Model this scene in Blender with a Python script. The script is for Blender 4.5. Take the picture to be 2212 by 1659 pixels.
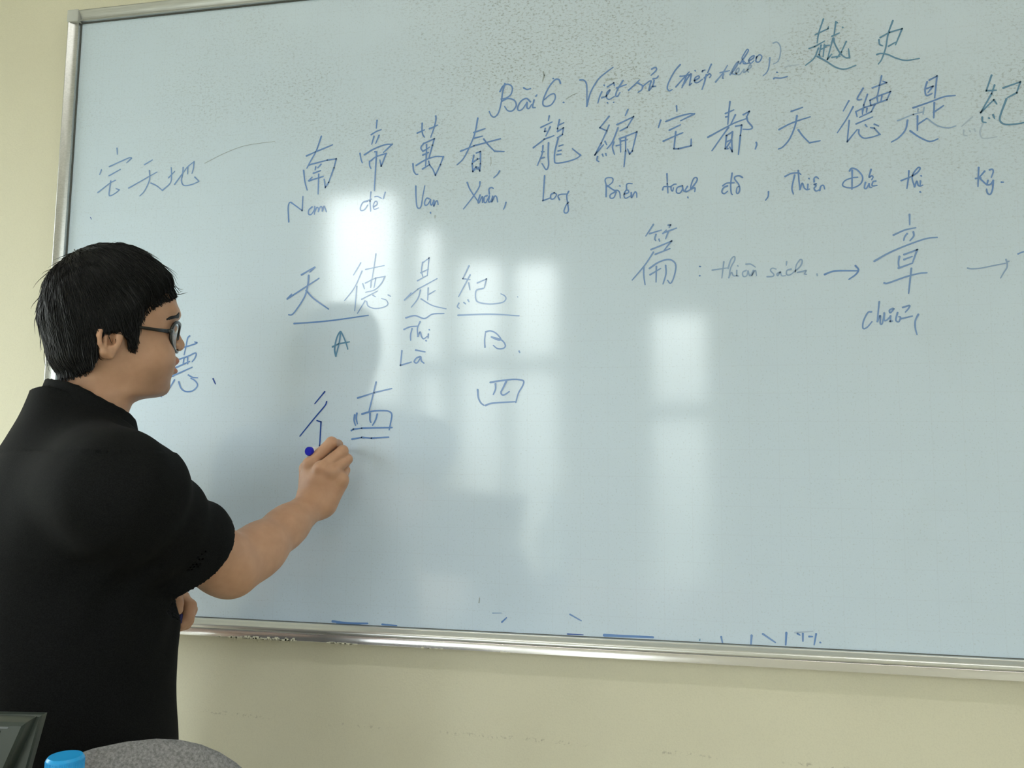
import bpy, bmesh, math
VOX = .0026
import numpy as np
from mathutils import Matrix, Vector

for o in list(bpy.data.objects):
    bpy.data.objects.remove(o)
SC = bpy.context.scene
COL = SC.collection
PI = math.pi

# ------------------------------------------------------------------ camera
W, H = 2212, 1659
FPX = 1750.0
YAW, PITCH, ROLL = .1943, .0982, .0103
CAM = np.array([0.0, -1.4931, 1.35])
FW = np.array([-math.sin(YAW) * math.cos(PITCH), math.cos(YAW) * math.cos(PITCH), math.sin(PITCH)])
RI = np.array([math.cos(YAW), math.sin(YAW), 0.0])
UP = np.cross(RI, FW)
R2 = math.cos(ROLL) * RI + math.sin(ROLL) * UP
U2 = -math.sin(ROLL) * RI + math.cos(ROLL) * UP
cd = bpy.data.cameras.new('camera')
cam = bpy.data.objects.new('camera', cd)
COL.objects.link(cam)
cd.sensor_fit = 'HORIZONTAL'
cd.sensor_width = 36.0
cd.lens = FPX / W * 36.0
cd.clip_start = 0.02
m = Matrix.Identity(4)
for i in range(3):
    m[i][0], m[i][1], m[i][2], m[i][3] = R2[i], U2[i], -FW[i], CAM[i]
cam.matrix_world = m
SC.camera = cam

def PY(px, py, Y):
    """point of the plane Y seen at a pixel of the photograph"""
    d = FW + R2 * (px - W / 2) / FPX - U2 * (py - H / 2) / FPX
    return CAM + d * (Y - CAM[1]) / d[1]

def PD(px, py, z):
    return CAM + (FW + R2 * (px - W / 2) / FPX - U2 * (py - H / 2) / FPX) * z

# ------------------------------------------------------------------ colour management
SC.view_settings.view_transform = 'Standard'
SC.view_settings.look = 'None'
SC.view_settings.gamma = 1.0
SC.view_settings.use_curve_mapping = False
SC.view_settings.exposure = 0.30

# ------------------------------------------------------------------ world: bright overcast sky, darker towards the ground
wd = bpy.data.worlds.new('overcast')
SC.world = wd
wd.use_nodes = True
nt = wd.node_tree
nt.nodes.clear()
wo = nt.nodes.new('ShaderNodeOutputWorld')
bg = nt.nodes.new('ShaderNodeBackground')
tc = nt.nodes.new('ShaderNodeTexCoord')
sx = nt.nodes.new('ShaderNodeSeparateXYZ')
rp = nt.nodes.new('ShaderNodeValToRGB')
nt.links.new(tc.outputs['Generated'], sx.inputs[0])
mr = nt.nodes.new('ShaderNodeMapRange')
mr.inputs['From Min'].default_value = -1
mr.inputs['From Max'].default_value = 1
nt.links.new(sx.outputs['Z'], mr.inputs['Value'])
nt.links.new(mr.outputs[0], rp.inputs[0])
cr = rp.color_ramp
cr.elements[0].position = .38
cr.elements[0].color = (.16, .17, .15, 1)
cr.elements[1].position = .562
cr.elements[1].color = (.96, .99, 1.01, 1)
e = cr.elements.new(.485); e.color = (.42, .44, .425, 1)
e = cr.elements.new(.525); e.color = (.68, .71, .70, 1)
nt.links.new(rp.outputs[0], bg.inputs[0])
bg.inputs[1].default_value = SKY = 9.0
nt.links.new(bg.outputs[0], wo.inputs[0])

# ------------------------------------------------------------------ helpers
def tag(o, label=None, cat=None, group=None, kind=None):
    if label: o['label'] = label
    if cat: o['category'] = cat
    if group: o['group'] = group
    if kind: o['kind'] = kind
    return o

def empty(name, loc=(0, 0, 0)):
    o = bpy.data.objects.new(name, None)
    COL.objects.link(o)
    o.location = loc
    o.empty_display_size = .05
    return o

def link(name, me, mat=None, parent=None, smooth=False):
    o = bpy.data.objects.new(name, me)
    COL.objects.link(o)
    if mat: me.materials.append(mat)
    if parent:
        o.parent = parent
        o.matrix_parent_inverse = Matrix.Translation(-Vector(parent.location))
    if smooth:
        me.polygons.foreach_set('use_smooth', [True] * len(me.polygons))
    return o

def pyd(name, verts, faces, mat=None, parent=None, smooth=False):
    me = bpy.data.meshes.new(name)
    me.from_pydata([tuple(map(float, v)) for v in verts], [], [tuple(map(int, f)) for f in faces])
    me.update()
    return link(name, me, mat, parent, smooth)

class MB:
    """collects boxes, tubes and lathes into one mesh"""
    def __init__(s):
        s.v, s.f = [], []
    def add(s, vs, fs):
        n = len(s.v)
        s.v += [tuple(map(float, v)) for v in vs]
        s.f += [tuple(n + i for i in f) for f in fs]
        return s
    def box(s, x0, x1, y0, y1, z0, z1, b=0.0):
        bm = bmesh.new()
        bmesh.ops.create_cube(bm, size=1)
        for v in bm.verts:
            v.co = Vector(((x0 + x1) / 2 + v.co.x * (x1 - x0), (y0 + y1) / 2 + v.co.y * (y1 - y0), (z0 + z1) / 2 + v.co.z * (z1 - z0)))
        if b > 0:
            bmesh.ops.bevel(bm, geom=bm.edges[:], offset=b, segments=3, affect='EDGES', profile=.5)
        return s.bm(bm)
    def bm(s, bm, mtx=None):
        bm.verts.ensure_lookup_table()
        for i, v in enumerate(bm.verts): v.index = i
        vs = [(mtx @ v.co if mtx else v.co.copy()) for v in bm.verts]
        s.add(vs, [[v.index for v in f.verts] for f in bm.faces])
        bm.free()
        return s
    def tube(s, pts, rad, n=12, cap=True, flat=1.0, upv=None):
        pts = [np.array(p, float) for p in pts]
        if np.isscalar(rad): rad = [rad] * len(pts)
        base = len(s.v)
        u = None
        for i, p in enumerate(pts):
            t = pts[min(i + 1, len(pts) - 1)] - pts[max(i - 1, 0)]
            t /= np.linalg.norm(t) + 1e-12
            if u is None:
                a = np.array(upv if upv is not None else ([0, 0, 1] if abs(t[2]) < .9 else [1, 0, 0]), float)
                u = a - t * (a @ t)
            else:
                u = u - t * (u @ t)
            u /= np.linalg.norm(u)
            w = np.cross(t, u)
            for k in range(n):
                an = 2 * PI * k / n
                s.v.append(tuple(p + rad[i] * (math.cos(an) * u + flat * math.sin(an) * w)))
        for i in range(len(pts) - 1):
            for k in range(n):
                a, b = base + i * n + k, base + i * n + (k + 1) % n
                s.f.append((a, b, b + n, a + n))
        if cap:
            s.f.append(tuple(base + k for k in range(n))[::-1])
            s.f.append(tuple(base + (len(pts) - 1) * n + k for k in range(n)))
        return s
    def build(s, name, mat=None, parent=None, smooth=False):
        return pyd(name, s.v, s.f, mat, parent, smooth)

def flat_edges(o, ang=35):
    """smooth shading with sharp edges kept"""
    me = o.data
    me.polygons.foreach_set('use_smooth', [True] * len(me.polygons))
    try:
        me.set_sharp_from_angle(angle=math.radians(ang))
    except Exception:
        pass
    return o

def mat(name, col, rough=.5, metal=0.0, spec=None, ior=None):
    mt = bpy.data.materials.new(name)
    mt.use_nodes = True
    b = mt.node_tree.nodes['Principled BSDF']
    b.inputs['Base Color'].default_value = (*col, 1)
    b.inputs['Roughness'].default_value = rough
    b.inputs['Metallic'].default_value = metal
    if spec is not None: b.inputs['Specular IOR Level'].default_value = spec
    if ior is not None: b.inputs['IOR'].default_value = ior
    return mt

class NT:
    """small wrapper to write node graphs"""
    def __init__(s, mt):
        s.t = mt.node_tree
        s.b = s.t.nodes['Principled BSDF']
    def n(s, kind, **kw):
        nd = s.t.nodes.new(kind)
        for k, v in kw.items():
            setattr(nd, k, v)
        return nd
    def l(s, a, b):
        s.t.links.new(a, b)
    def obj(s):
        return s.n('ShaderNodeTexCoord').outputs['Object']
    def noise(s, vec, scale, detail=2.0, rough=.5):
        nd = s.n('ShaderNodeTexNoise')
        nd.inputs['Scale'].default_value = scale
        nd.inputs['Detail'].default_value = detail
        nd.inputs['Roughness'].default_value = rough
        s.l(vec, nd.inputs['Vector'])
        return nd.outputs[0]
    def rng(s, v, a, b, c=0.0, d=1.0):
        nd = s.n('ShaderNodeMapRange')
        for i, x in enumerate((a, b, c, d)):
            nd.inputs[i + 1].default_value = x
        s.l(v, nd.inputs[0])
        return nd.outputs[0]
    def math(s, op, a, b=None):
        nd = s.n('ShaderNodeMath', operation=op)
        for i, x in enumerate((a, b)):
            if x is None: continue
            if isinstance(x, (int, float)): nd.inputs[i].default_value = x
            else: s.l(x, nd.inputs[i])
        return nd.outputs[0]
    def mix(s, fac, a, b):
        nd = s.n('ShaderNodeMix', data_type='RGBA')
        if isinstance(fac, (int, float)): nd.inputs[0].default_value = fac
        else: s.l(fac, nd.inputs[0])
        for i, x in ((6, a), (7, b)):
            if isinstance(x, tuple): nd.inputs[i].default_value = (*x, 1)
            else: s.l(x, nd.inputs[i])
        return nd.outputs[2]
    def bump(s, h, strength, dist=.01):
        nd = s.n('ShaderNodeBump')
        nd.inputs['Strength'].default_value = strength
        nd.inputs['Distance'].default_value = dist
        s.l(h, nd.inputs['Height'])
        s.l(nd.outputs[0], s.b.inputs['Normal'])
    def color(s, c):
        s.l(c, s.b.inputs['Base Color'])

# ------------------------------------------------------------------ materials
def wall_mat(name, col, scuffs=False):
    mt = mat(name, col, .75)
    g = NT(mt)
    o = g.obj()
    c = g.mix(g.rng(g.noise(o, 3.0, 4), .3, .7), tuple(x * .96 for x in col), tuple(min(1, x * 1.03) for x in col))
    c = g.mix(g.math('MULTIPLY', g.rng(g.noise(o, 420, 2), .45, .7), .10), c, tuple(x * .55 for x in col))
    if scuffs:   # a line of small rubbed marks low on the wall, where chair backs touch it
        sp = g.n('ShaderNodeSeparateXYZ'); g.l(o, sp.inputs[0])
        line = g.math('ADD', sp.outputs['Z'], g.math('MULTIPLY', sp.outputs['X'], SCUFF[0]))
        line = g.math('ADD', line, g.math('MULTIPLY', g.noise(o, 9, 2), .014))
        dst = g.math('ABSOLUTE', g.math('SUBTRACT', line, SCUFF[1]))
        band = g.rng(dst, .0045, .0005)
        sel = g.rng(g.noise(o, 120, 3, .7), .54, .62)
        seg = g.rng(g.noise(o, 5, 1), .42, .52)
        fac = g.math('MULTIPLY', g.math('MULTIPLY', band, sel), g.math('MULTIPLY', seg, .45))
        c = g.mix(fac, c, (.16, .14, .11))
    g.color(c)
    g.bump(g.noise(o, 260, 3), .12, .002)
    return mt

SCUFF = (.012, .853)
M = {}
M['wall'] = wall_mat('wall_paint', (.665, .645, .505), True)
M['wall2'] = wall_mat('wall_paint_plain', (.675, .66, .53))
M['ceiling'] = mat('ceiling_paint', (.80, .79, .74), .8)
M['floor'] = mat('floor_tile', (.42, .36, .28), .35)
g = NT(M['floor'])
bt = g.n('ShaderNodeTexBrick'); bt.offset = 0
bt.inputs['Scale'].default_value = 1.0
bt.inputs['Brick Width'].default_value = .5; bt.inputs['Row Height'].default_value = .5
bt.inputs['Mortar Size'].default_value = .004
bt.inputs['Color1'].default_value = (.50, .43, .33, 1); bt.inputs['Color2'].default_value = (.46, .40, .31, 1)
bt.inputs['Mortar'].default_value = (.25, .22, .18, 1)
g.l(g.obj(), bt.inputs['Vector']); g.color(bt.outputs[0])
M['frame'] = mat('window_frame_paint', (.62, .62, .58), .5)
M['glass'] = bpy.data.materials.new('window_glass')
M['glass'].use_nodes = True
t = M['glass'].node_tree; t.nodes.clear()
go = t.nodes.new('ShaderNodeOutputMaterial'); gm = t.nodes.new('ShaderNodeMixShader')
gt = t.nodes.new('ShaderNodeBsdfTransparent'); gg = t.nodes.new('ShaderNodeBsdfGlossy')
gt.inputs[0].default_value = (.96, .98, .97, 1); gg.inputs['Roughness'].default_value = .02
gm.inputs[0].default_value = .06
t.links.new(gt.outputs[0], gm.inputs[1]); t.links.new(gg.outputs[0], gm.inputs[2]); t.links.new(gm.outputs[0], go.inputs[0])

# bump tilts the normals to shift mirrored windows and head; the sheet is flat
def height_field(g, o, wavy=.0):
    sp = g.n('ShaderNodeSeparateXYZ'); g.l(o, sp.inputs[0])
    h = g.math('ADD', g.math('MULTIPLY', sp.outputs['X'], .0766), g.math('MULTIPLY', sp.outputs['Z'], .0771))
    if wavy: h = g.math('ADD', h, g.math('MULTIPLY', g.noise(o, 2.2, 1), wavy))
    g.bump(h, 1.0, 1.0)
# whiteboard enamel: pale blue green, faint printed 5 cm grid, residue of old marker
M['board'] = mat('whiteboard_enamel', (.62, .73, .71), .10, ior=1.72)
g = NT(M['board'])
o = g.obj()
sp = g.n('ShaderNodeSeparateXYZ'); g.l(o, sp.inputs[0])
def gridline(v, off):
    fr = g.math('FRACT', g.math('DIVIDE', g.math('ADD', v, off), .05))
    return g.rng(g.math('ABSOLUTE', g.math('SUBTRACT', fr, .5)), .488, .496)
grid = g.math('MAXIMUM', gridline(sp.outputs['X'], 5.0 - (1.2591 - 1.2728)), gridline(sp.outputs['Z'], 5.0 - (2.3099 - .7305)))
c = g.mix(g.rng(g.noise(o, 1.7, 3), .35, .65), (.585, .71, .845), (.605, .73, .865))
c = g.mix(g.math('MULTIPLY', g.rng(g.noise(o, 5.5, 3), .55, .72), .30), c, (.55, .66, .76))        # bluish wiped ink
c = g.mix(g.math('MULTIPLY', grid, .10), c, (.35, .35, .42))
hi = g.rng(sp.outputs['Z'], 1.70, 2.10)
rt = g.rng(sp.outputs['X'], -1.15, -.10)
patch = g.rng(g.noise(o, 3.4, 3, .6), .36, .62)
msk = g.math('MULTIPLY', g.math('MULTIPLY', hi, g.math('ADD', g.math('MULTIPLY', rt, .75), .25)), patch)
mp = g.n('ShaderNodeMapping'); mp.inputs['Scale'].default_value = (.75, 1, 1.25); g.l(o, mp.inputs[0])
spk = g.rng(g.noise(mp.outputs[0], 210, 3, .65), .53, .64)
spk2 = g.rng(g.noise(mp.outputs[0], 95, 4, .7), .60, .68)
c = g.mix(g.math('MULTIPLY', g.math('MULTIPLY', spk, msk), .85), c, (.20, .24, .29))
c = g.mix(g.math('MULTIPLY', g.math('MULTIPLY', spk2, msk), .80), c, (.18, .22, .28))
c = g.mix(g.math('MULTIPLY', msk, .20), c, (.42, .47, .47))
c = g.mix(g.math('MULTIPLY', g.rng(g.noise(o, 300, 2), .60, .68), .22), c, (.30, .36, .38))
g.color(c)
height_field(g, o, .0010)
g.b.inputs['Coat Weight'].default_value = .45
g.b.inputs['Coat Roughness'].default_value = .40
def ink(name, col):
    mt = mat(name, col, .13, ior=1.6)
    g = NT(mt); height_field(g, g.obj())
    return mt
INK = {'n': ink('ink_blue', (.145, .275, .58)), 'd': ink('ink_dark_blue', (.03, .085, .36)),
       'm': ink('ink_mid_blue', (.20, .335, .62)), 'f': ink('ink_faint_blue', (.29, .42, .64)),
       'v': ink('ink_wiped_blue', (.42, .53, .68)), 'g': ink('ink_grey_smear', (.36, .42, .46)),
       't': ink('ink_teal_blue', (.125, .275, .45))}
M['alu'] = mat('brushed_aluminium', (.48, .49, .485), .36, 1.0)
g = NT(M['alu']); o = g.obj()
mp = g.n('ShaderNodeMapping'); mp.inputs['Scale'].default_value = (2, 60, 60); g.l(o, mp.inputs[0])
g.color(g.mix(g.rng(g.noise(mp.outputs[0], 8, 3), .3, .7), (.43, .44, .435), (.53, .54, .535)))
M['alu_face'] = mat('polished_aluminium_lip', (.80, .79, .80), .20, .80)
M['alu_light'] = mat('light_aluminium', (.70, .72, .72), .30, .85)
M['shade_strip'] = mat('dark_shade_strip', (.10, .105, .10), .6)  # dark colour standing in for shade along the board edge
M['plastic_grey'] = mat('grey_corner_plastic', (.50, .52, .50), .45)
M['skin'] = mat('skin', (.47, .265, .165), .52)
g = NT(M['skin']); o = g.obj()
at = g.n('ShaderNodeAttribute'); at.attribute_name = 'tint'
ms = g.n('ShaderNodeMix', data_type='RGBA', blend_type='MULTIPLY'); ms.inputs[0].default_value = 1
g.l(g.mix(g.rng(g.noise(o, 55, 4), .35, .65), (.455, .255, .158), (.50, .285, .18)), ms.inputs[6]); g.l(at.outputs[0], ms.inputs[7])
g.color(ms.outputs[2])
g.b.inputs['Subsurface Weight'].default_value = .12
g.b.inputs['Subsurface Radius'].default_value = (1, .35, .2)
g.b.inputs['Subsurface Scale'].default_value = .006
g.bump(g.noise(o, 900, 3), .10, .001)
M['hair'] = mat('black_hair', (.0035, .0035, .0045), .5, spec=.3)
M['shirt'] = mat('black_cotton', (.0105, .011, .0125), .9, spec=.12)
g = NT(M['shirt']); o = g.obj()
g.color(g.mix(g.rng(g.noise(o, 700, 2), .3, .7), (.0028, .0031, .0034), (.0085, .0092, .0095)))
g.bump(g.noise(o, 900, 2), .25, .001)
M['trouser'] = mat('dark_trousers', (.012, .012, .016), .8)
M['shoe'] = mat('black_shoe', (.015, .014, .013), .4)
M['eye_white'] = mat('eye_white', (.75, .72, .68), .2)
M['black_plastic'] = mat('black_acetate', (.008, .008, .009), .25)
M['lens'] = bpy.data.materials.new('lens_glass')
M['lens'].use_nodes = True
t = M['lens'].node_tree; t.nodes.clear()
go = t.nodes.new('ShaderNodeOutputMaterial'); gm = t.nodes.new('ShaderNodeMixShader'); gf = t.nodes.new('ShaderNodeFresnel')
gt = t.nodes.new('ShaderNodeBsdfTransparent'); gg = t.nodes.new('ShaderNodeBsdfGlossy')
gg.inputs['Roughness'].default_value = .02
t.links.new(gf.outputs[0], gm.inputs[0])
t.links.new(gt.outputs[0], gm.inputs[1]); t.links.new(gg.outputs[0], gm.inputs[2]); t.links.new(gm.outputs[0], go.inputs[0])
M['marker_white'] = mat('marker_barrel_white', (.80, .80, .82), .3)
M['marker_blue'] = mat('marker_blue_plastic', (.008, .012, .42), .3)
M['cap_navy'] = mat('navy_cap_plastic', (.006, .008, .09), .4)
M['chair_fabric'] = mat('grey_chair_fabric', (.23, .225, .235), .9)
g = NT(M['chair_fabric']); o = g.obj()
g.color(g.mix(g.rng(g.noise(o, 330, 3, .7), .35, .65), (.15, .148, .155), (.30, .295, .31)))
g.bump(g.noise(o, 500, 2), .4, .001)
M['chair_black'] = mat('chair_black_plastic', (.022, .026, .024), .5)
M['monitor'] = mat('monitor_dark_plastic', (.030, .040, .036), .30)
M['screen'] = mat('dark_screen', (.01, .01, .012), .15)
M['cap_blue'] = mat('bottle_cap_blue', (.01, .30, .68), .35)
M['pet'] = bpy.data.materials.new('clear_bottle_plastic')
M['pet'].use_nodes = True
t = M['pet'].node_tree; t.nodes.clear()
go = t.nodes.new('ShaderNodeOutputMaterial'); gm = t.nodes.new('ShaderNodeMixShader'); gf = t.nodes.new('ShaderNodeFresnel')
gt = t.nodes.new('ShaderNodeBsdfTransparent'); gg = t.nodes.new('ShaderNodeBsdfGlossy')
gt.inputs[0].default_value = (.92, .95, .96, 1); gg.inputs['Roughness'].default_value = .06
t.links.new(gf.outputs[0], gm.inputs[0])
t.links.new(gt.outputs[0], gm.inputs[1]); t.links.new(gg.outputs[0], gm.inputs[2]); t.links.new(gm.outputs[0], go.inputs[0])
M['water'] = M['pet']
M['desk'] = mat('desk_laminate', (.42, .30, .19), .4)
M['label'] = mat('bottle_label', (.75, .80, .86), .5)
M['tube'] = mat('tube_light', (1, 1, 1), .5)
g = NT(M['tube'])
g.b.inputs['Emission Color'].default_value = (1.0, .99, .94, 1)
g.b.inputs['Emission Strength'].default_value = TUBE = 32.0
M['lamp_white'] = mat('lamp_housing_white', (.8, .8, .78), .5)

# ------------------------------------------------------------------ room shell
XL, XR, YB, ZC = -2.90, 2.70, -2.80, 3.25
YW = .016                                   # face of the board wall; the board hangs in front of it
def struct(o):
    o['kind'] = 'structure'
    return o
struct(MB().box(XL - .12, XR + .12, YW, YW + .14, 0, ZC).build('wall_front', M['wall']))
struct(MB().box(XL - .12, XR + .12, YB - .14, YW + .14, -.10, 0).build('floor', M['floor']))
struct(MB().box(XL - .12, XR + .12, YB - .14, YW + .14, ZC, ZC + .10).build('ceiling', M['ceiling']))
#            x0      x1     sill  head  bars
WINS = [(-2.515, -1.990, .32, 2.505, (1.19,)),
        (-1.900, -1.730, .32, 2.262, (1.45,)),
        (-1.648, -1.372, .32, 2.066, (1.485,)),
        (-1.322, -1.045, .32, 2.040, (1.46,)),
        (-.545, -.236, .32, 1.725, (1.19,))]
wb = MB()
xs = sorted([XL - .12, XR + .12] + [w[0] for w in WINS] + [w[1] for w in WINS])
for a, b in zip(xs[:-1], xs[1:]):
    w = [q for q in WINS if abs(q[0] - a) < 1e-6]
    if w:
        wb.box(a, b, YB - .14, YB, 0, w[0][2])
        wb.box(a, b, YB - .14, YB, w[0][3], ZC)
    else:
        wb.box(a, b, YB - .14, YB, 0, ZC)
struct(wb.build('wall_back', M['wall2']))
for i, (x0, x1, z0, z1, bars) in enumerate(WINS):
    f = MB()
    fr, ya, yb = .016, YB - .10, YB - .05
    f.box(x0, x0 + fr, ya, yb, z0, z1).box(x1 - fr, x1, ya, yb, z0, z1)
    f.box(x0 + fr, x1 - fr, ya, yb, z0, z0 + fr).box(x0 + fr, x1 - fr, ya, yb, z1 - fr, z1)
    for zb in bars:
        f.box(x0 + fr, x1 - fr, ya, yb, zb - .045, zb + .045)
    w = struct(f.build('window_%d' % (i + 1), M['frame']))
    MB().box(x0 + fr, x1 - fr, YB - .078, YB - .074, z0 + fr, z1 - fr).build('window_pane', M['glass'], w)
    ld = bpy.data.lights.new('sky_portal', 'AREA')
    ld.shape = 'RECTANGLE'; ld.size = x1 - x0; ld.size_y = z1 - z0
    ld.cycles.is_portal = True
    lo = bpy.data.objects.new('sky_portal', ld); COL.objects.link(lo)
    lo.location = ((x0 + x1) / 2, YB - .15, (z0 + z1) / 2)
    lo.rotation_euler = (PI / 2, 0, 0)
# side windows: one on the left close to the board, a wide one added on the right as fill light; neither mirrors into the picture
def side_wall(name, wname, X, out, LW, mull):
    lw = MB()
    xa, xb = sorted((X, X + out * .12))
    lw.box(xa, xb, YB - .14, LW[0], 0, ZC).box(xa, xb, LW[1], YW, 0, ZC)
    lw.box(xa, xb, LW[0], LW[1], 0, LW[2]).box(xa, xb, LW[0], LW[1], LW[3], ZC)
    struct(lw.build(name, M['wall2']))
    f = MB(); fr = .03
    ya, yb = sorted((X + out * .09, X + out * .04))
    f.box(ya, yb, LW[0], LW[0] + fr, LW[2], LW[3]).box(ya, yb, LW[1] - fr, LW[1], LW[2], LW[3])
    f.box(ya, yb, LW[0] + fr, LW[1] - fr, LW[2], LW[2] + fr).box(ya, yb, LW[0] + fr, LW[1] - fr, LW[3] - fr, LW[3])
    for mu in mull: f.box(ya, yb, mu - .015, mu + .015, LW[2] + fr, LW[3] - fr)
    w = struct(f.build(wname, M['frame']))
    ed = [LW[0] + fr] + [q for mu in mull for q in (mu - .015, mu + .015)] + [LW[1] - fr]
    px_ = X + out * .064
    for a, b in zip(ed[0::2], ed[1::2]):
        MB().box(px_ - .002, px_ + .002, a, b, LW[2] + fr, LW[3] - fr).build('window_pane', M['glass'], w)
    ld = bpy.data.lights.new('sky_portal', 'AREA')
    ld.shape = 'RECTANGLE'; ld.size = LW[1] - LW[0]; ld.size_y = LW[3] - LW[2]
    ld.cycles.is_portal = True
    lo = bpy.data.objects.new('sky_portal', ld); COL.objects.link(lo)
    lo.matrix_world = Matrix(((0, 0, out, X + out * .13), (-out, 0, 0, (LW[0] + LW[1]) / 2), (0, 1, 0, (LW[2] + LW[3]) / 2), (0, 0, 0, 1)))
side_wall('wall_left', 'window_6', XL, -1, (-1.10, -.14, .80, 2.45), (-.62,))
side_wall('wall_right', 'window_7', XR, 1, (-2.65, -1.62, .85, 2.35), (-2.13,))  # unseen window added to brighten the board and person from the right
# skirting along the board wall
struct(MB().box(XL, XR, YW - .012, YW, 0, .10).build('baseboard_front', M['lamp_white']))

def ceiling_lamp(x, y, label):
    r = empty('ceiling_lamp', (x, y, ZC))
    tag(r, label, 'ceiling light', 'tube lights on the ceiling')
    MB().box(x - .62, x + .62, y - .035, y + .035, ZC - .05, ZC).build('housing', M['lamp_white'], r)
    MB().tube([(x - .59, y, ZC - .075), (x + .59, y, ZC - .075)], .014, 12).build('tube', M['tube'], r, True)
    for s in (-1, 1):
        MB().box(x + s * .605 - .012, x + s * .605 + .012, y - .018, y + .018, ZC - .095, ZC - .05).build('end_holder', M['lamp_white'], r)
ceiling_lamp(-.75, -1.60, 'white tube light on the ceiling above the teacher, left one')
ceiling_lamp(1.15, -1.60, 'white tube light on the ceiling above the teacher, right one')

# ------------------------------------------------------------------ whiteboard
BX0, BX1, BZ1, BZ0 = -1.2728, 1.1272, 2.3099, 1.0428
wbd = empty('whiteboard', (BX0, 0, BZ0))
tag(wbd, 'large wall-mounted whiteboard covered with blue handwriting in an aluminium frame', 'whiteboard')
MB().box(BX0 - .004, BX1 + .004, 0, .010, BZ0 - .004, BZ1 + .004).build('panel', M['board'], wbd)

def rail(name, prof, a, b, axis, side, mt=None, split=None):
    """extrude a profile (u outwards from the board edge, h towards the room) along an edge"""
    vs, fs = [], []
    n = len(prof)
    for end in (a, b):
        for u, h in prof:
            if axis == 'x': vs.append((end, -h, side[0] + side[1] * u))
            else: vs.append((side[0] + side[1] * u, -h, end))
    for i in range(n - 1):
        fs.append((i, i + 1, n + i + 1, n + i))
    fs.append(tuple(range(n))); fs.append(tuple(range(2 * n - 1, n - 1, -1)))
    o = pyd(name, vs, fs, mt or M['alu'], wbd)
    bm = bmesh.new(); bm.from_mesh(o.data); bmesh.ops.recalc_face_normals(bm, faces=bm.faces[:]); bm.to_mesh(o.data); bm.free()
    return flat_edges(o, 40)
side_prof = [(.0018, -.010), (.0018, .003), (.0024, .0090), (.0048, .0094), (.0056, .0060), (.0058, .0035), (.0070, .0034), (.0072, .0062), (.0110, .0068),
             (.0150, .0082), (.0190, .0105), (.0225, .0132), (.0240, .0140), (.0248, .0138), (.0250, .0105), (.0256, .0104), (.0258, .0125), (.0264, .0125), (.0266, .0110), (.0266, -.016)]
rail('frame_rail', side_prof, BZ0, BZ1, 'z', (BX0, -1))
rail('frame_rail', side_prof, BZ0, BZ1, 'z', (BX1, 1))
rail('frame_rail', side_prof, BX0, BX1, 'x', (BZ1, 1))
shade_prof = [(.0, -.010), (.0, .0022), (.0020, .0022), (.0020, -.010)]  # dark strips painted as the shade where board meets rail
rail('shade_strip', shade_prof, BZ0, BZ1, 'z', (BX0, -1), M['shade_strip'])
rail('shade_strip', shade_prof, BZ0, BZ1, 'z', (BX1, 1), M['shade_strip'])
rail('shade_strip', shade_prof, BX0, BX1, 'x', (BZ1, 1), M['shade_strip'])
rail('shade_strip', [(u * .6, h) for u, h in shade_prof], BX0, BX1, 'x', (BZ0, -1), M['shade_strip'])
low_prof = [(.0011, -.010), (.0011, .003), (.0013, .0045), (.0016, .0062), (.0022, .0068), (.0030, .0072), (.0050, .0096), (.0075, .0132), (.0100, .0158),
            (.0125, .0172), (.0150, .0176), (.0168, .0172), (.0178, .0160), (.0182, .0148)]
rail('lower_rail', low_prof + [(.0182, -.010)], BX0, BX1, 'x', (BZ0, -1), M['alu_light'])
lip = [(.0182, -.010), (.0182, .0165), (.0190, .0172), (.0322, .0176), (.0330, .0168), (.0330, -.016)]
rail('rail_lip', lip, BX0, BX1, 'x', (BZ0, -1), M['alu_face'])
for sx_, ex in ((-1, BX0), (1, BX1)):
    for sz_, ez in ((1, BZ1), (-1, BZ0)):
        a, b = sorted((ex, ex + sx_ * .0285)); c_, d_ = sorted((ez, ez + sz_ * (.0285 if sz_ > 0 else .034)))
        flat_edges(MB().box(a, b, -.0155, .016, c_, d_, .003).build('corner_cap', M['plastic_grey'], wbd))
# flakes of dried wall paint stuck to the lower lip
rs = np.random.RandomState(4)
for x0, x1, n in ((470, 640, 46), (706, 770, 16), (1080, 1100, 3), (905, 960, 5)):
    fv = MB()
    for i in range(n):
        px = x0 + (x1 - x0) * (i + rs.rand()) / n
        yb_ = 1364.5 + (px - 404) * .0475 + (0 if px < 500 else 1.5)
        p = PY(px, yb_, -.0178)
        w_, h_ = .0016 + .002 * rs.rand(), (.0008 + .0045 * rs.rand() ** 2 * (1 if 500 < px < 650 else .25))
        fv.box(p[0] - w_, p[0] + w_, -.0186, -.0172, BZ0 - .0332, BZ0 - .0332 + h_ + .0006)
    fv.build('paint_flecks', M['wall2'], wbd)

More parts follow.
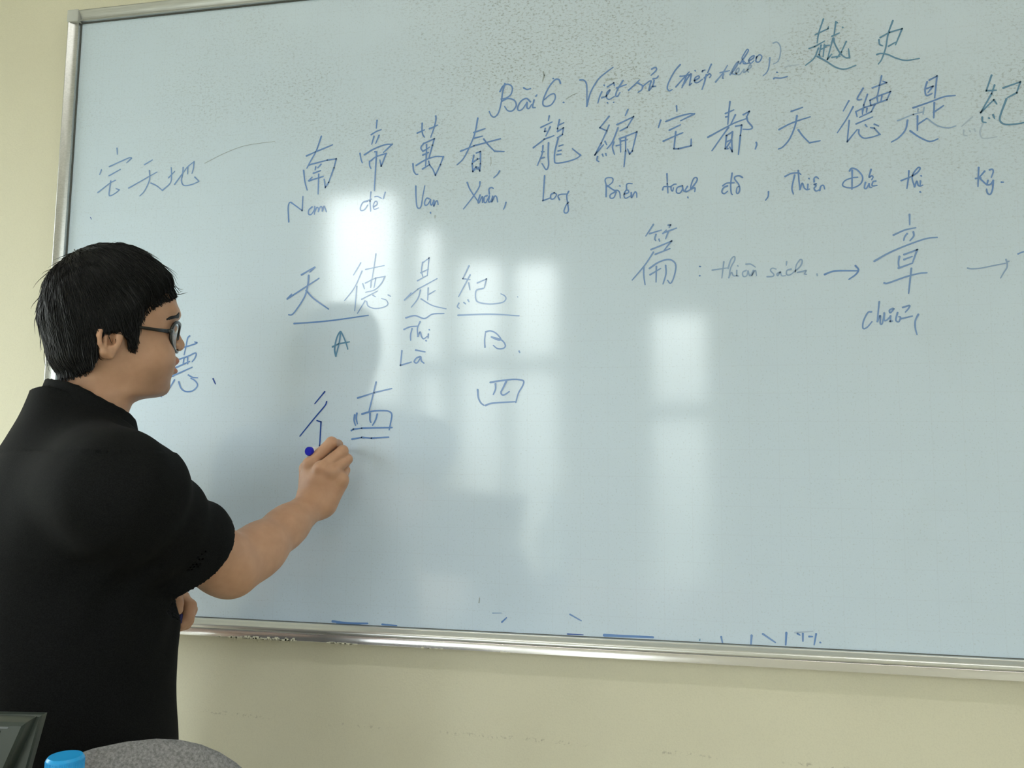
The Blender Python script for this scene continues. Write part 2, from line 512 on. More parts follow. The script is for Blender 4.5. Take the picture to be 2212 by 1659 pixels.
# ------------------------------------------------------------------ handwriting
# each entry: name, label, ink, stroke width in photo px, (origin x, origin y, zoom), strokes traced in zoomed px ('~' = smooth curve)
TXT = r'''
word|handwritten word reading Bài|n|3.6|1040,100,7|~355,565 320,700 300,850 260,1000 200,1070 150,1050 118,985/~280,685 330,600 400,575 465,620 450,720 380,780 295,800/~310,830 400,790 500,820 525,900 470,975 400,975 350,910/~740,840 680,790 600,830 550,920 560,970 620,950 690,850/~690,850 690,930 720,940 760,880/~795,815 775,920 815,930/~640,630 690,655 745,640/825,755 840,735
word|handwritten number 6|n|3.6|1040,100,7|~1195,560 1170,505 1110,510 1020,620 945,780 930,880 980,910 1060,880 1115,790 1100,720 1030,740 950,810/1240,850 1250,855/1085,488 1092,492
word|handwritten word reading Việt|n|3.4|1040,100,7|~1490,510 1550,515 1590,580 1595,750 1592,910/~1592,910 1650,700 1760,510 1880,400 1990,320/~1820,690 1785,770 1760,860/~1820,780 1890,750 1945,660 1900,700 1890,770 1930,805 2010,760/~2140,520 2060,650 2030,740 2055,760 2095,700/2045,630 2190,580/1905,615 2000,555 2010,600/1855,590 1860,600/1905,855 1912,862/2000,850 2002,853
word|handwritten word reading sử|n|3.4|1340,60,7|~125,945 230,850 290,790/~270,840 335,880 320,940 270,975/~335,890 430,815 465,800/~465,810 430,945 460,920 510,830/510,800 490,890 535,885/~495,775 550,760 575,730/~475,625 530,600 545,640 465,720
word|handwritten word reading tiếp after an opening bracket|n|3.4|1340,60,7|~905,560 820,660 735,820 710,910 740,955 785,935/~840,895 950,770 1040,670/~905,735 960,730 1080,700/~1000,720 960,840 930,910/~940,880 1020,760 1070,700 1050,840 1045,870 1080,840/1130,650 1138,657/~1120,800 1190,760 1180,730 1130,760 1125,820 1170,830 1240,780/~1300,710 1270,830 1235,935/~1270,760 1340,700 1370,720 1350,755/1240,665 1245,650 1280,640/1375,555 1320,680
word|half-wiped word reading theo|m|3.4|1340,60,7|~1440,820 1540,700 1620,570/1510,680 1650,650/~1560,700 1545,760 1560,765/~1660,710 1740,560 1790,510 1770,560 1720,640 1690,690 1740,710
word|pale wiped end of the word theo|f|3.2|1340,60,7|~1740,700 1790,660 1790,610 1755,640 1750,690 1800,710 1860,640/~1870,630 1870,680 1920,640 1980,590 1960,560 1920,640 1940,675
word|handwritten letters heo above the wiped word|n|3.0|1340,60,7|~1810,545 1880,440 1935,350 1915,330 1870,400 1840,470 1900,540/~1850,500 1870,545 1960,530/~1950,500 2010,460 2020,420 1970,450 1940,500 1970,540 2020,500/~2060,440 2050,510 2100,515 2140,440 2100,410 2050,460
bracket|closing bracket after the title|m|3.0|1600,20,7|~440,735 425,880 390,960 340,1005
bracket|pale wiped closing bracket|f|3.0|1600,20,7|~490,512 550,500 600,570 595,700 560,790 495,830
dash|dash under a dot after the title|n|3.4|1600,20,7|~500,1050 520,1038 610,1042 705,1018/548,955 556,960
dash|pale wiped dash after the title|v|3.0|1600,20,7|~670,880 720,860 880,840/712,780 722,785
character|handwritten character meaning Viet in the title|t|3.3|1600,20,7|~1250,150 1180,360 1155,510/1130,385 1320,295 1325,265/1035,595 1120,565 1265,485/~1175,590 1110,740 980,850/1215,545 1185,690 1200,720/1265,540 1245,720/1220,605 1290,570/1265,555 1340,545/~1160,715 1280,780 1440,880 1580,905 1740,850/1440,190 1410,400/1460,205 1465,208/1380,410 1490,360/1395,440 1310,760 1375,680/~1405,440 1420,520 1500,660 1580,730 1645,735/1645,735 1630,600/1595,490 1520,650 1450,740/1380,730 1500,710/1540,275 1548,280
character|handwritten character meaning history in the title|t|3.4|1800,20,7|~900,175 830,370 790,590 730,760 680,830/710,428 850,350 1040,295 940,540/835,560 940,500/~690,465 700,530 745,555/~660,685 720,670 820,685 950,740 1100,775 1300,745
character|character over the word Nam, first of the long line|n|3.6|610,250,7|~590,312 550,430 505,550 430,680 370,795/365,608 500,548 760,440/400,745 680,672 815,652 780,790 700,1010 650,1085 632,960/~322,828 340,990 375,1125/505,775 495,820/585,735 535,790/470,870 580,830/400,985 450,930/405,985 620,918/550,885 540,1185
character|character over the word đế|n|3.6|610,250,7|1432,72 1420,190/~1345,288 1420,240 1495,212/1385,315 1352,432/1463,298 1412,420/~1175,570 1190,660 1210,715/~1240,592 1380,505 1550,440 1660,432/1660,432 1530,555/1400,545 1430,545/1425,550 1390,1135/~1340,680 1420,620 1570,570/1570,570 1495,765 1475,670/~1318,690 1320,755 1340,800
character|character over the word Vạn|n|3.6|860,240,7|~365,185 362,290 375,360 400,395/290,333 400,285/~570,75 572,130 545,250 495,395/475,268 600,212/385,492 550,418 520,520 465,715/~385,492 345,555 375,610/375,610 480,545/375,665 460,625/430,510 430,620/~275,820 400,745 560,690 685,690/685,690 640,810 565,970 520,865/~225,798 235,900 270,955 300,955/430,620 415,830/370,875 460,820/462,760 475,815 515,865
character|character over the word Xuân|n|3.6|860,240,7|~1205,108 1170,300 1120,450 1000,700 890,815/1145,325 1315,265/1150,410 1275,380/945,608 1150,525 1550,418/~1295,425 1380,530 1460,608/1460,608 1605,612/1145,670 1120,800 1130,915 1165,880/1185,635 1245,612 1245,800 1235,905 1205,845/1140,770 1200,725 1240,720/1150,880 1180,845 1195,880
character|dense dragon character over the word Long|n|3.5|1130,235,7|395,110 382,180/270,282 440,200/335,300 325,345 350,340/410,275 345,412/155,590 320,460 465,408/~300,560 285,690 215,858/~385,515 378,700 385,850 350,920 285,830/280,650 320,650/280,745 325,735/550,165 520,300 525,345/530,250 615,212/520,345 610,290 595,390 515,440/~530,450 480,650 475,780 500,822 640,805 800,755 870,705/870,705 745,605/545,565 605,545/530,640 580,625/515,695 575,685
character|character over the word Biên|n|3.5|1130,235,7|1300,115 1160,288 1265,335/1300,250 1265,335 1180,520 1085,700 1215,545/1240,495 1265,545/~1125,725 1115,775 1145,800/1200,690 1210,720/1250,680 1258,710/1585,15 1545,105/1420,240 1670,120 1575,280 1465,335/~1435,290 1350,500 1270,605/1455,455 1720,350 1650,640 1610,685 1580,610/~1370,505 1352,590 1380,690/1470,470 1475,655/1410,560 1480,545/1550,430 1550,640 1525,880/1475,490 1575,470
character|roofed character over the word trạch|n|3.6|1400,200,7|430,205 435,285/190,420 155,530/~270,438 450,365 620,322 700,322/700,322 490,428/322,570 490,488/230,735 410,655 525,608/418,595 390,850 460,850 650,805 652,705
character|character over the word đô|n|3.5|1400,200,7|~1238,140 1220,300 1205,480/1170,318 1295,262/1175,370 1215,360/~905,675 1060,590 1200,515 1330,450 1485,395/1318,340 1250,480/~1215,530 1100,690 965,880/1275,595 1185,650 1165,850 1210,850/1275,595 1262,720 1272,895 1235,825/1185,745 1255,715/1180,840 1250,735/1440,335 1530,285 1490,370/~1490,370 1510,440 1575,520 1540,555 1435,555/1325,510 1415,492 1395,650 1365,935
character|heaven character over the word Thiên|n|3.5|1660,150,7|345,635 515,575/~160,910 300,835 450,775 630,718/~430,700 400,860 320,1050 220,1170 150,1205/~450,915 520,1010 620,1110/620,1110 780,1080
character|many-stroked character over the word Đức|n|3.2|1660,150,7|1215,475 1130,630/~1280,565 1180,750 1040,960/1220,775 1190,1095 1340,910/1710,100 1645,410/1570,280 1680,238 1785,200 1730,180/~1430,285 1345,430 1360,462 1410,450/1495,380 1440,540 1425,650/1535,468 1640,410 1845,335 1790,460 1545,545 1535,468/1640,420 1650,490/1715,405 1700,480/1320,640 1450,575 1610,530 1555,640 1375,728/1320,640 1340,715/1420,600 1420,680/1490,590 1480,650/1325,825 1575,720/~1365,915 1370,980 1440,1040 1560,1025 1685,985/1685,985 1600,890 1540,880/1465,840 1490,870/1600,830 1665,855
character|character over the word thị|n|3.5|1896,150,7|780,162 895,100 860,430/~745,190 715,300 735,395 820,365/740,290 835,255 760,350/~535,582 800,490 1000,415 1170,395/855,505 845,735/845,650 990,550/600,705 598,925/600,835 740,742/~450,770 420,910 320,1030 205,1100/~490,930 620,1020 760,1085 840,1080 910,1050
character|wiped upper strokes beside the character over thị|f|3.0|1896,150,7|300,775 540,680 690,640/610,600 605,640/700,580 685,680/~750,745 900,850 1060,885 1180,855
character|character over the word kỷ at the right edge|t|3.5|1896,150,7|1720,90 1640,325 1790,315/1765,240 1720,370 1555,655 1755,460 1800,525/~1580,725 1585,790 1635,805/1680,735 1690,740/1745,690 1765,740/1895,280 2155,190 2100,355 1965,425/~1945,445 1855,690 1850,780 1920,830 2050,830 2212,805 2330,770
character|ghost of a wiped character below the last one|v|3.0|1896,150,7|~1300,920 1300,990 1350,1005/1390,930 1400,945/1460,900 1475,940/~1590,820 1545,940 1570,1030 1640,1045 1800,1020/~1430,720 1350,790 1270,860
word|handwritten word reading Nam|n|3.4|610,250,7|~98,1605 88,1400 105,1320 130,1310/130,1310 300,1435 312,1220/~450,1380 400,1430 400,1490 440,1490 485,1420 490,1375/490,1375 485,1490/~490,1450 520,1390 545,1400 545,1450/~545,1450 575,1380 600,1385 605,1440/~605,1440 630,1370 645,1400 665,1455
word|handwritten word reading đế|n|3.0|610,250,7|1340,1155 1325,1290 1335,1445/1240,1300 1350,1262/~1290,1290 1220,1310 1180,1390 1190,1435 1240,1420 1290,1350/~1385,1375 1430,1345 1430,1300 1400,1300 1375,1360 1390,1415 1455,1395/~1400,1225 1440,1222 1500,1250/1555,1160 1525,1260
word|handwritten word reading Vạn|n|3.4|860,240,7|~268,1135 270,1280 285,1440 320,1470 350,1430 375,1280 405,1130/~470,1325 430,1320 400,1380 410,1425 450,1410 490,1340/~490,1340 490,1400 510,1420 540,1350/~540,1350 540,1440 570,1370 595,1360 605,1415/490,1535 493,1548
word|handwritten word reading Xuân|n|3.4|860,240,7|~1045,1080 1090,1190 1210,1370/~1238,1070 1225,1150 1130,1300 990,1480/~1240,1270 1210,1365 1225,1385 1275,1290 1275,1385/~1345,1280 1305,1300 1300,1370 1330,1380 1375,1290/~1380,1285 1370,1370 1400,1365 1430,1290/~1430,1290 1415,1375 1460,1290 1490,1300 1505,1375/~1380,1255 1375,1180 1410,1155 1440,1170
word|handwritten word reading Long|n|3.3|1130,235,7|325,1015 300,1390 420,1345/~470,1270 420,1300 420,1360 465,1360 505,1300 470,1268/~550,1375 528,1320 570,1295 660,1290/~690,1250 660,1320 675,1440 685,1540 650,1580 618,1550 650,1460 690,1410
word|handwritten word reading Biên|n|3.2|1130,235,7|~1255,1330 1255,1160 1240,1080 1270,1045 1350,1050 1350,1110 1270,1180/~1270,1160 1370,1230 1430,1235 1460,1270 1470,1350/~1400,1250 1320,1300 1320,1350 1370,1345 1410,1260/1462,1165 1468,1175/~1530,1290 1590,1270 1590,1235 1550,1240 1525,1310 1550,1355 1620,1320/~1565,1230 1565,1150 1600,1130 1650,1135/~1635,1270 1640,1345 1690,1260 1715,1280 1720,1340
word|handwritten word reading trạch|n|3.2|1400,200,7|285,1230 290,1380 300,1520/~220,1470 240,1425 330,1425/~340,1425 390,1390 425,1385/~345,1420 350,1470 370,1490 385,1440/~515,1410 440,1440 430,1510 480,1520 520,1460 520,1410/~520,1440 540,1490 600,1490/~595,1420 560,1480 580,1500 650,1460/~650,1460 735,1340 735,1290 690,1300 650,1400 640,1460/~650,1460 700,1440 710,1455 705,1500/600,1582 606,1595
word|handwritten word reading đô|n|3.2|1400,200,7|~1270,1220 1250,1370 1255,1510 1275,1545/~1200,1410 1140,1440 1115,1500 1150,1530 1205,1490/~1130,1410 1190,1370 1300,1365/~1425,1285 1380,1260 1320,1270 1310,1310 1370,1390 1385,1470 1360,1525 1335,1510 1345,1440 1375,1420
word|handwritten word reading Thiên|n|3.3|1660,300,7|~250,570 340,525 450,515 490,540/~395,550 355,740 375,835/~450,480 460,620 475,765/~475,765 510,670 540,740 580,770 620,760/595,690 590,770/612,600 618,607/~690,650 690,600 720,575 755,600/~720,680 690,690 720,710 690,750 720,790 770,770/~775,780 790,720 830,705 850,760
word|handwritten word reading Đức|n|3.3|1660,300,7|~1225,485 1260,445 1340,470 1420,570 1400,670 1300,735 1180,735 1120,700 1160,630 1270,590 1350,580/1265,475 1262,765/~1465,660 1450,740 1480,750 1520,680/~1520,680 1530,730 1560,735/~1620,640 1580,650 1570,710 1640,705/~1550,465 1520,580 1560,560 1580,580 1560,620
word|handwritten word reading thị in the long line|n|3.3|1896,300,7|470,485 465,590 440,750/355,632 510,570/~525,560 600,510 640,450 610,435 540,520 520,600 555,725/~555,725 590,640 610,700 640,715 680,700/645,640 640,710/655,560 662,566/640,803 650,808
word|handwritten word reading kỷ|n|3.3|1896,300,7|1525,435 1515,720/1615,490 1530,590/1480,600 1560,590/~1550,605 1620,670 1650,700/~1665,630 1655,690 1700,690 1745,630/~1745,630 1735,760 1700,840 1660,820 1645,760/~1690,470 1730,460 1745,500 1715,585/1870,655 1900,655
character|heaven character above the letter A|n|3.8|610,540,7|290,375 490,258/490,262 415,335/~400,385 385,530 330,720 200,920 140,980 95,980/75,740 555,428/75,740 140,668/~360,615 480,740 700,895
character|second character of the underlined phrase|m|2.8|610,540,7|1185,195 1075,380/~1205,320 1090,570 940,765/1125,550 1095,920/~1415,60 1385,260 1355,440/1260,295 1540,235/1255,500 1410,425 1550,400/~1550,400 1500,500 1400,600 1260,640/1215,510 1240,590/1345,450 1335,570/1410,440 1385,570/1200,745 1440,620/~1250,770 1190,870 1135,960/~1275,780 1300,850 1400,885 1530,865 1595,820 1570,760 1500,735/1370,685 1410,710/1600,680 1640,702
underline|straight underline above the letter A|n|3.6|610,540,7|~178,1112 450,1095 800,1060 1300,988
letter|handwritten letter A|t|3.8|610,540,7|~810,1605 790,1500 820,1340 870,1240 900,1260 960,1400 990,1500/~880,1250 860,1400 810,1605/760,1465 850,1420 1015,1390
character|third character of the underlined phrase|m|3.0|840,540,6.38|470,175 555,110 530,355/~465,170 450,290 470,370/440,315 545,265/395,425 520,355/215,690 400,540 665,395/215,690 310,590/~435,555 400,670 310,790/543,525 535,690/540,620 640,560/~445,675 600,765 790,812
underline|wavy underline above the word Thị|n|3.4|840,540,6.38|~235,935 360,905 490,945 600,885 760,875
character|fourth character of the underlined phrase|m|3.2|840,540,6.38|1105,220 1020,395 1120,410/1120,345 960,645/1100,455 1118,550/~965,735 945,780 970,805/1035,725 1060,745/1090,690 1105,715/1220,455 1345,400 1315,520/~1300,530 1205,560 1200,680 1250,725 1400,745 1560,725 1612,680 1600,635 1545,605
underline|straight underline above the letter B|m|3.6|840,540,6.38|~955,900 1400,885 1795,908
word|handwritten word reading Thị under the wavy line|n|3.4|840,540,6.38|~210,1095 290,1060 390,1050/~320,1085 300,1170 300,1245/~430,990 395,1080 400,1190/~400,1190 430,1130 450,1190 480,1225 530,1190/545,1160 540,1215/558,1100 562,1105/512,1250 520,1255
word|handwritten word reading Là|n|3.6|840,540,6.38|180,1390 160,1590 310,1545/370,1380 500,1405/~430,1470 380,1490 350,1540 390,1555 440,1480/~440,1475 450,1530 485,1560
letter|handwritten letter B|n|3.4|840,540,6.38|~1325,1340 1320,1250 1330,1150/~1335,1130 1400,1115 1480,1150 1545,1230 1500,1240 1415,1205/~1415,1200 1550,1240 1605,1310 1580,1355 1500,1360 1440,1315
character|dark step radical being written at the marker|d|3.3|610,790,7|640,395 490,575/~670,545 640,610 480,800 265,1065/525,830 585,850 565,1205 560,1290/950,1352 995,1290
character|dark character with two long bars beside the hand|n|3.8|610,790,7|1418,250 1310,690/1140,488 1390,408 1655,345/~1205,730 1350,690 1500,680 1610,690 1655,740 1640,850 1615,970/~1325,725 1325,820 1340,860/~1435,735 1410,820 1365,900/~1095,745 1085,820 1105,900/~1128,720 1118,800 1135,878/1045,980 1075,960 1200,945 1660,935/1055,1110 1200,1085 1350,1095 1610,1080
character|boxed character meaning four below the letter B|n|3.8|1000,780,14|~830,645 1100,600 1500,555 1750,570 1840,620 1800,760 1680,970 1600,1250/~690,1340 830,1285 1100,1255 1600,1230/~445,870 465,1100 540,1260 640,1340/~985,690 985,850 920,1010/~1310,620 1210,820 1150,950 1200,1025 1290,1000 1400,925
character|character before the words thiên sách|m|3.4|1350,470,7|430,105 315,280/375,243 550,190/~470,255 450,320 465,350/515,330 525,360/655,115 690,112 670,150/600,225 780,160/575,240 625,190/655,215 615,320/395,485 705,355 595,490/460,555 680,470/~430,525 300,720 110,945/~285,740 285,880 305,1015/~370,770 500,680 640,635 730,660 770,740 740,900 690,995 645,950/475,740 470,975/380,865 540,770/~615,725 620,850 575,1005
colon|colon before the words thiên sách|n|3.4|1350,470,7|1132,740 1144,743/1130,880 1137,880
word|pale handwritten word reading thiên|f|3.0|1350,470,7|1495,670 1465,915/1320,795 1560,760/~1560,770 1600,640 1650,590 1660,640 1600,760 1570,910/~1570,910 1610,830 1640,880 1690,880/1690,800 1690,880 1720,885/1705,730 1712,738/~1830,705 1900,705 1970,750/~1830,800 1780,830 1790,890 1840,880 1860,810/~1860,810 1890,880 1940,800/~1940,800 1915,880 1970,800 1990,880
word|pale handwritten word reading sách|f|3.0|1540,470,7|~820,895 900,890 920,860 870,800 900,765 955,780/~1020,820 970,850 980,880 1020,830 1040,880 1095,880/~1180,780 1120,800 1115,860 1160,870 1230,820/~1230,820 1320,740 1350,660 1320,635 1260,720 1245,820/~1280,830 1370,810 1410,800 1385,850 1415,860/1115,670 1110,720/1572,855 1575,880
arrow|blue arrow after the words thiên sách|n|3.6|1540,470,7|~1690,860 1790,820 1900,805 2190,805/~2155,730 2200,790 2160,860 2055,935
character|large character above the word chương|m|3.6|1800,450,7|1152,95 1155,250/~910,405 1080,330 1245,295/~1115,385 1080,430 1065,485/~1210,360 1215,420 1160,490/~620,800 850,670 1150,545 1400,460 1570,440/1070,700 1270,625 1195,830/~1000,730 985,820 995,900/985,905 1195,830/1070,775 1190,730/1180,910 1138,1285/~770,1130 830,1130 1100,1035 1300,985 1415,975
word|handwritten word reading chương|m|3.4|1830,600,7|~365,515 310,530 245,660 240,765 300,750 375,665/~485,365 470,500 455,660/~455,660 500,570 500,690 530,690 560,540/~560,535 560,640 600,640 655,580/655,580 650,660 685,655/~690,465 640,490 650,530 710,470/~760,530 735,640 780,665 805,600 780,590/~810,620 880,605 985,580/~840,450 940,420 930,460 880,520/~1075,555 1030,650 1030,760 1055,860
arrow|pale arrow at the right of the large character|f|3.0|2054,480,14|~505,1390 640,1410 900,1390 1200,1330 1650,1240/1720,1195 1760,1180/~1665,1130 1700,1260 1690,1380 1600,1520 1500,1690
character|cut-off stroke at the right edge beside the pale arrow|m|3.0|2054,480,14|~2030,960 2120,920 2212,895 2500,880
character|character partly behind the person's face|n|3.6|340,700,9.165|~640,235 600,280 570,430 530,610/~520,465 780,380 740,355/~380,715 600,640 740,575 770,600 740,680 690,745/360,865 640,740/600,670 600,790/530,670 510,780/300,1030 690,855/~615,1010 700,1055 800,1065/~425,1145 470,1270 560,1335 690,1325 780,1250 790,1180 730,1110 665,1075/340,1105 180,1380/70,1430 85,1440
character|roofed character at the upper left of the board|m|3.2|180,300,7.9|~575,160 580,265/~445,475 640,385 780,325 825,325/825,330 740,410/310,530 280,610/440,630 635,520/250,915 460,750 555,705/~470,720 440,940 470,970 560,920 615,870/615,870 560,850
character|second character at the upper left of the board|m|3.2|180,300,7.9|1045,440 1180,360/775,840 1260,565/~1130,540 1130,700 1050,880 965,975/~1155,755 1250,800 1350,880
character|third character at the upper left of the board|m|3.2|180,300,7.9|~1350,880 1480,760 1505,650 1500,490/1455,665 1560,555/~1560,775 1680,610 1780,480 1890,390/1705,490 1690,640/1785,480 1780,600/~1890,390 1880,500 1855,590/~1690,620 1675,720 1720,795 1850,780 1975,725/1905,655 1975,725
dot|full stop after the letter B|m|3.4|840,540,6.38|1795,1395 1805,1415
dot|full stop after the fourth underlined character|f|2.6|840,540,6.38|1775,645 1778,652
comma|comma after the word đô|n|3.2|1400,200,7|~1820,1500 1815,1570 1775,1630
comma|comma after the word Xuân|n|3.2|860,240,7|~1632,1380 1615,1440 1595,1485
comma|comma after the character over đô|n|3.6|1400,200,7|~1635,755 1640,790 1620,855
comma|comma after the character over Xuân|n|3.2|860,240,7|~1535,905 1500,960 1445,1010
dash|short dark dash in front of the person's face|d|3.6|340,700,9.165|1105,1085 1150,1185
smear|thin curved smear at the upper left of the board|g|1.4|0,0,2.962|~1310,1045 1450,975 1580,930 1760,905
smear|thick blue smear along the bottom edge, left one|n|4.5|660,1270,3.5|~205,252 330,266 470,268/~240,262 330,270 420,270
smear|blue smear along the bottom edge, second one|n|3.5|660,1270,3.5|580,275 690,285
smear|thick blue smear along the bottom edge, right one|n|5.0|1000,1300,2.458|750,177 1010,188
smear|short blue dash above the bottom edge, left one|n|3.2|660,1270,3.5|1485,258 1520,225
smear|short slanted dash above the bottom edge, right one|m|3.2|660,1270,3.5|2000,200 2085,248
smear|thin grey dash above the bottom edge|g|2.4|660,1270,3.5|1312,110 1316,75
smear|pale dash above the bottom edge|f|2.2|660,1270,3.5|1415,190 1480,190
smear|dark line on the bottom edge|d|2.0|660,1270,3.5|1980,348 2100,354
smear|blue tick mark on the bottom edge|m|3.6|1500,1330,7|405,320 425,410
smear|second blue tick mark on the bottom edge|m|4.2|1500,1330,7|865,300 855,425
smear|slanted blue tick mark on the bottom edge|m|3.6|1500,1330,7|1035,275 1225,405
smear|tall upright blue tick mark on the bottom edge|n|4.0|1500,1330,7|1390,260 1380,440
smear|wiped figures at the right of the bottom edge|n|3.4|1500,1330,7|1560,272 1595,292/1640,270 1640,385/1735,315 1785,315/1840,275 1810,440/1903,405 1910,408
smear|pale smear over the wiped figures|v|3.0|1500,1330,7|1520,255 1790,235
smear|small dark dot on the bottom edge|t|2.4|1500,1330,7|80,372 84,352
smear|pale grey smear under the title|g|2.0|1040,100,7|1885,515 2060,485
smear|grey smudge above the number 6|g|3.4|1040,100,7|935,390 950,440 925,530
smear|small grey dash after the number 6|g|1.6|1040,100,7|1280,800 1380,735 1450,708
smear|thin grey scratch beside the character over Xuân|g|1.6|860,240,7|1402,700 1408,790 1392,830
smear|tiny dark mark on the left of the board|d|1.8|80,400,11.06|1280,770 1300,820
smear|tiny grey mark under the word Vạn|g|2.0|860,240,7|560,1580 558,1620
'''
def crom(pts, n=7):
    p = np.array(pts, float)
    if len(p) < 3: return p
    q = np.vstack([2 * p[0] - p[1], p, 2 * p[-1] - p[-2]])
    out = []
    for i in range(1, len(q) - 2):
        a, b, c, d = q[i - 1], q[i], q[i + 1], q[i + 2]
        for t in np.linspace(0, 1, n, endpoint=False):
            out.append(.5 * (2 * b + (c - a) * t + (2 * a - 5 * b + 4 * c - d) * t * t + (3 * b - a - 3 * c + d) * t ** 3))
    out.append(p[-1])
    return np.array(out)

def ribbon(pts, w0, y, vs, fs):
    """a marker stroke as a flat ribbon with round ends, lying on the board"""
    p = np.array(pts)
    n = len(p)
    k = np.linspace(0, 1, n)
    wid = w0 * (.5 + .10 * np.exp(-(k / .12) ** 2) - .10 * k ** 3)
    t = np.gradient(p, axis=0) if n > 2 else np.repeat((p[1:] - p[:1]), 2, 0)
    t /= np.linalg.norm(t, axis=1, keepdims=True) + 1e-12
    nn = np.stack([-t[:, 1], t[:, 0]], 1)
    b = len(vs)
    for i in range(n):
        for s in (-1, 1):
            q = p[i] + s * wid[i] * nn[i]
            vs.append((q[0], y, q[1]))
    for i in range(n - 1):
        fs.append((b + 2 * i, b + 2 * i + 1, b + 2 * i + 3, b + 2 * i + 2))
    for i, sg in ((0, -1), (n - 1, 1)):
        c0 = len(vs)
        a0 = math.atan2(nn[i][1], nn[i][0])
        for j in range(9):
            an = a0 - sg * PI * j / 8
            vs.append((p[i][0] + wid[i] * math.cos(an), y, p[i][1] + wid[i] * math.sin(an)))
        fs.append(tuple(range(c0, c0 + 9)))

NAMES = {'word': 'handwritten_word', 'character': 'handwritten_character', 'letter': 'handwritten_letter', 'bracket': 'handwritten_bracket',
         'dash': 'handwritten_dash', 'underline': 'underline', 'arrow': 'handwritten_arrow', 'colon': 'handwritten_colon', 'dot': 'handwritten_dot', 'comma': 'handwritten_comma', 'smear': 'ink_smear'}
for li, line in enumerate(TXT.strip().split('\n')):
    kind, label, inkk, wpx, org, body = line.split('|')
    ox, oy, zs = map(float, org.split(','))
    vs, fs = [], []
    for si, st in enumerate(body.split('/')):
        sm = st.startswith('~')
        pts = [tuple(map(float, q.split(','))) for q in st.lstrip('~').split()]
        pts = crom(pts) if sm else np.array(pts)
        if not sm and len(pts) > 2:      # keep the corners, cut the polyline at each of them
            segs = [pts[i:i + 2] for i in range(len(pts) - 1)]
        else:
            segs = [pts]
        for sg in segs:
            if len(sg) == 2:
                sg = np.linspace(sg[0], sg[1], 5)
            w3 = [PY(ox + a / zs, oy + b / zs, 0) for a, b in sg]
            ribbon([(q[0], q[2]) for q in w3], float(wpx) * .00084, -.0004 - .00002 * (si % 9), vs, fs)
    o = pyd(NAMES[kind], vs, fs, INK[inkk], wbd)
    o['label'] = label

# ------------------------------------------------------------------ implicit surfaces (smooth unions) meshed with surface nets
def v3(*a): return np.array(a, float)
def capsule(a, b, r1, r2=None):
    a, b = np.array(a, float), np.array(b, float)
    r2 = r1 if r2 is None else r2
    ba = b - a; bb = ba @ ba + 1e-12
    def f(P):
        h = np.clip(((P - a) @ ba) / bb, 0, 1)
        return np.linalg.norm(P - a - h[:, None] * ba, axis=1) - (r1 + (r2 - r1) * h)
    return f, (a + b) / 2, np.linalg.norm(ba) / 2 + max(r1, r2)
def ellip(c, r, axes=None):
    c, r = np.array(c, float), np.array(r, float)
    A = np.eye(3) if axes is None else np.array(axes, float)
    def f(P):
        q = (P - c) @ A.T
        k0 = np.linalg.norm(q / r, axis=1); k1 = np.linalg.norm(q / (r * r), axis=1) + 1e-9
        return k0 * (k0 - 1) / k1
    return f, c, r.max()
def halfspace(o, n):
    o, n = np.array(o, float), np.array(n, float); n = n / np.linalg.norm(n)
    return lambda P: (P - o) @ n
def slices(tab, frame, org, n=2.2, smooth=.006, top=None):
    """stack of superellipses: rows (z, front, back, halfwidth) in a local frame"""
    T = np.array(sorted(tab)); A = np.array(frame); org = np.array(org)
    zz = np.arange(T[0, 0] - .03, T[-1, 0] + .03, .001)
    cols = [np.interp(zz, T[:, 0], T[:, i]) for i in (1, 2, 3)]
    kr = np.exp(-np.linspace(-2, 2, 2 * int(smooth * 1000) + 1) ** 2); kr /= kr.sum()
    pad = len(kr) // 2
    cols = [np.convolve(np.pad(c, pad, mode='edge'), kr, 'valid') for c in cols]
    z0, z1 = T[0, 0], T[-1, 0]
    def f(P):
        q = (P - org) @ A.T
        F_, B_, w_ = [np.interp(q[:, 2], zz, c) for c in cols]
        c_, a_ = (F_ + B_) / 2, np.maximum((F_ - B_) / 2, .002)
        w_ = np.maximum(w_, .002)
        rho = ((np.abs(q[:, 0] - c_) / a_) ** n + (np.abs(q[:, 1]) / w_) ** n) ** (1 / n)
        d = (rho - 1) * np.minimum(a_, w_)
        return np.maximum(d, np.maximum(z0 - q[:, 2], q[:, 2] - z1))
    c = org + A.T @ np.array([(T[:, 1].max() + T[:, 2].min()) / 2, 0, (z0 + z1) / 2])
    rad = math.sqrt(((T[:, 1].max() - T[:, 2].min()) / 2) ** 2 + T[:, 3].max() ** 2 + ((z1 - z0) / 2) ** 2)
    return f, c, rad
def smin(a, b, k):
    if k <= 0: return np.minimum(a, b)
    h = np.maximum(k - np.abs(a - b), 0) / k
    return np.minimum(a, b) - h * h * k * .25
def U(prim, k=.01): return ('u', k, *prim)
def S(prim, k=.005): return ('s', k, *prim)
def ev(P, prims):
    d = np.full(len(P), 1e3)
    for op, k, f, c, r in prims:
        x = f(P)
        d = smin(d, x, k) if op == 'u' else -smin(-d, x, k)
    return d
def grad(P, fn, e=.0006):
    g = np.empty_like(P)
    for i in range(3):
        o = np.zeros(3); o[i] = e
        g[:, i] = (fn(P + o) - fn(P - o)) / (2 * e)
    return g
CORN = np.array([[i, j, k] for i in (0, 1) for j in (0, 1) for k in (0, 1)])
EDG = [(a, b) for a in range(8) for b in range(a + 1, 8) if np.abs(CORN[a] - CORN[b]).sum() == 1]

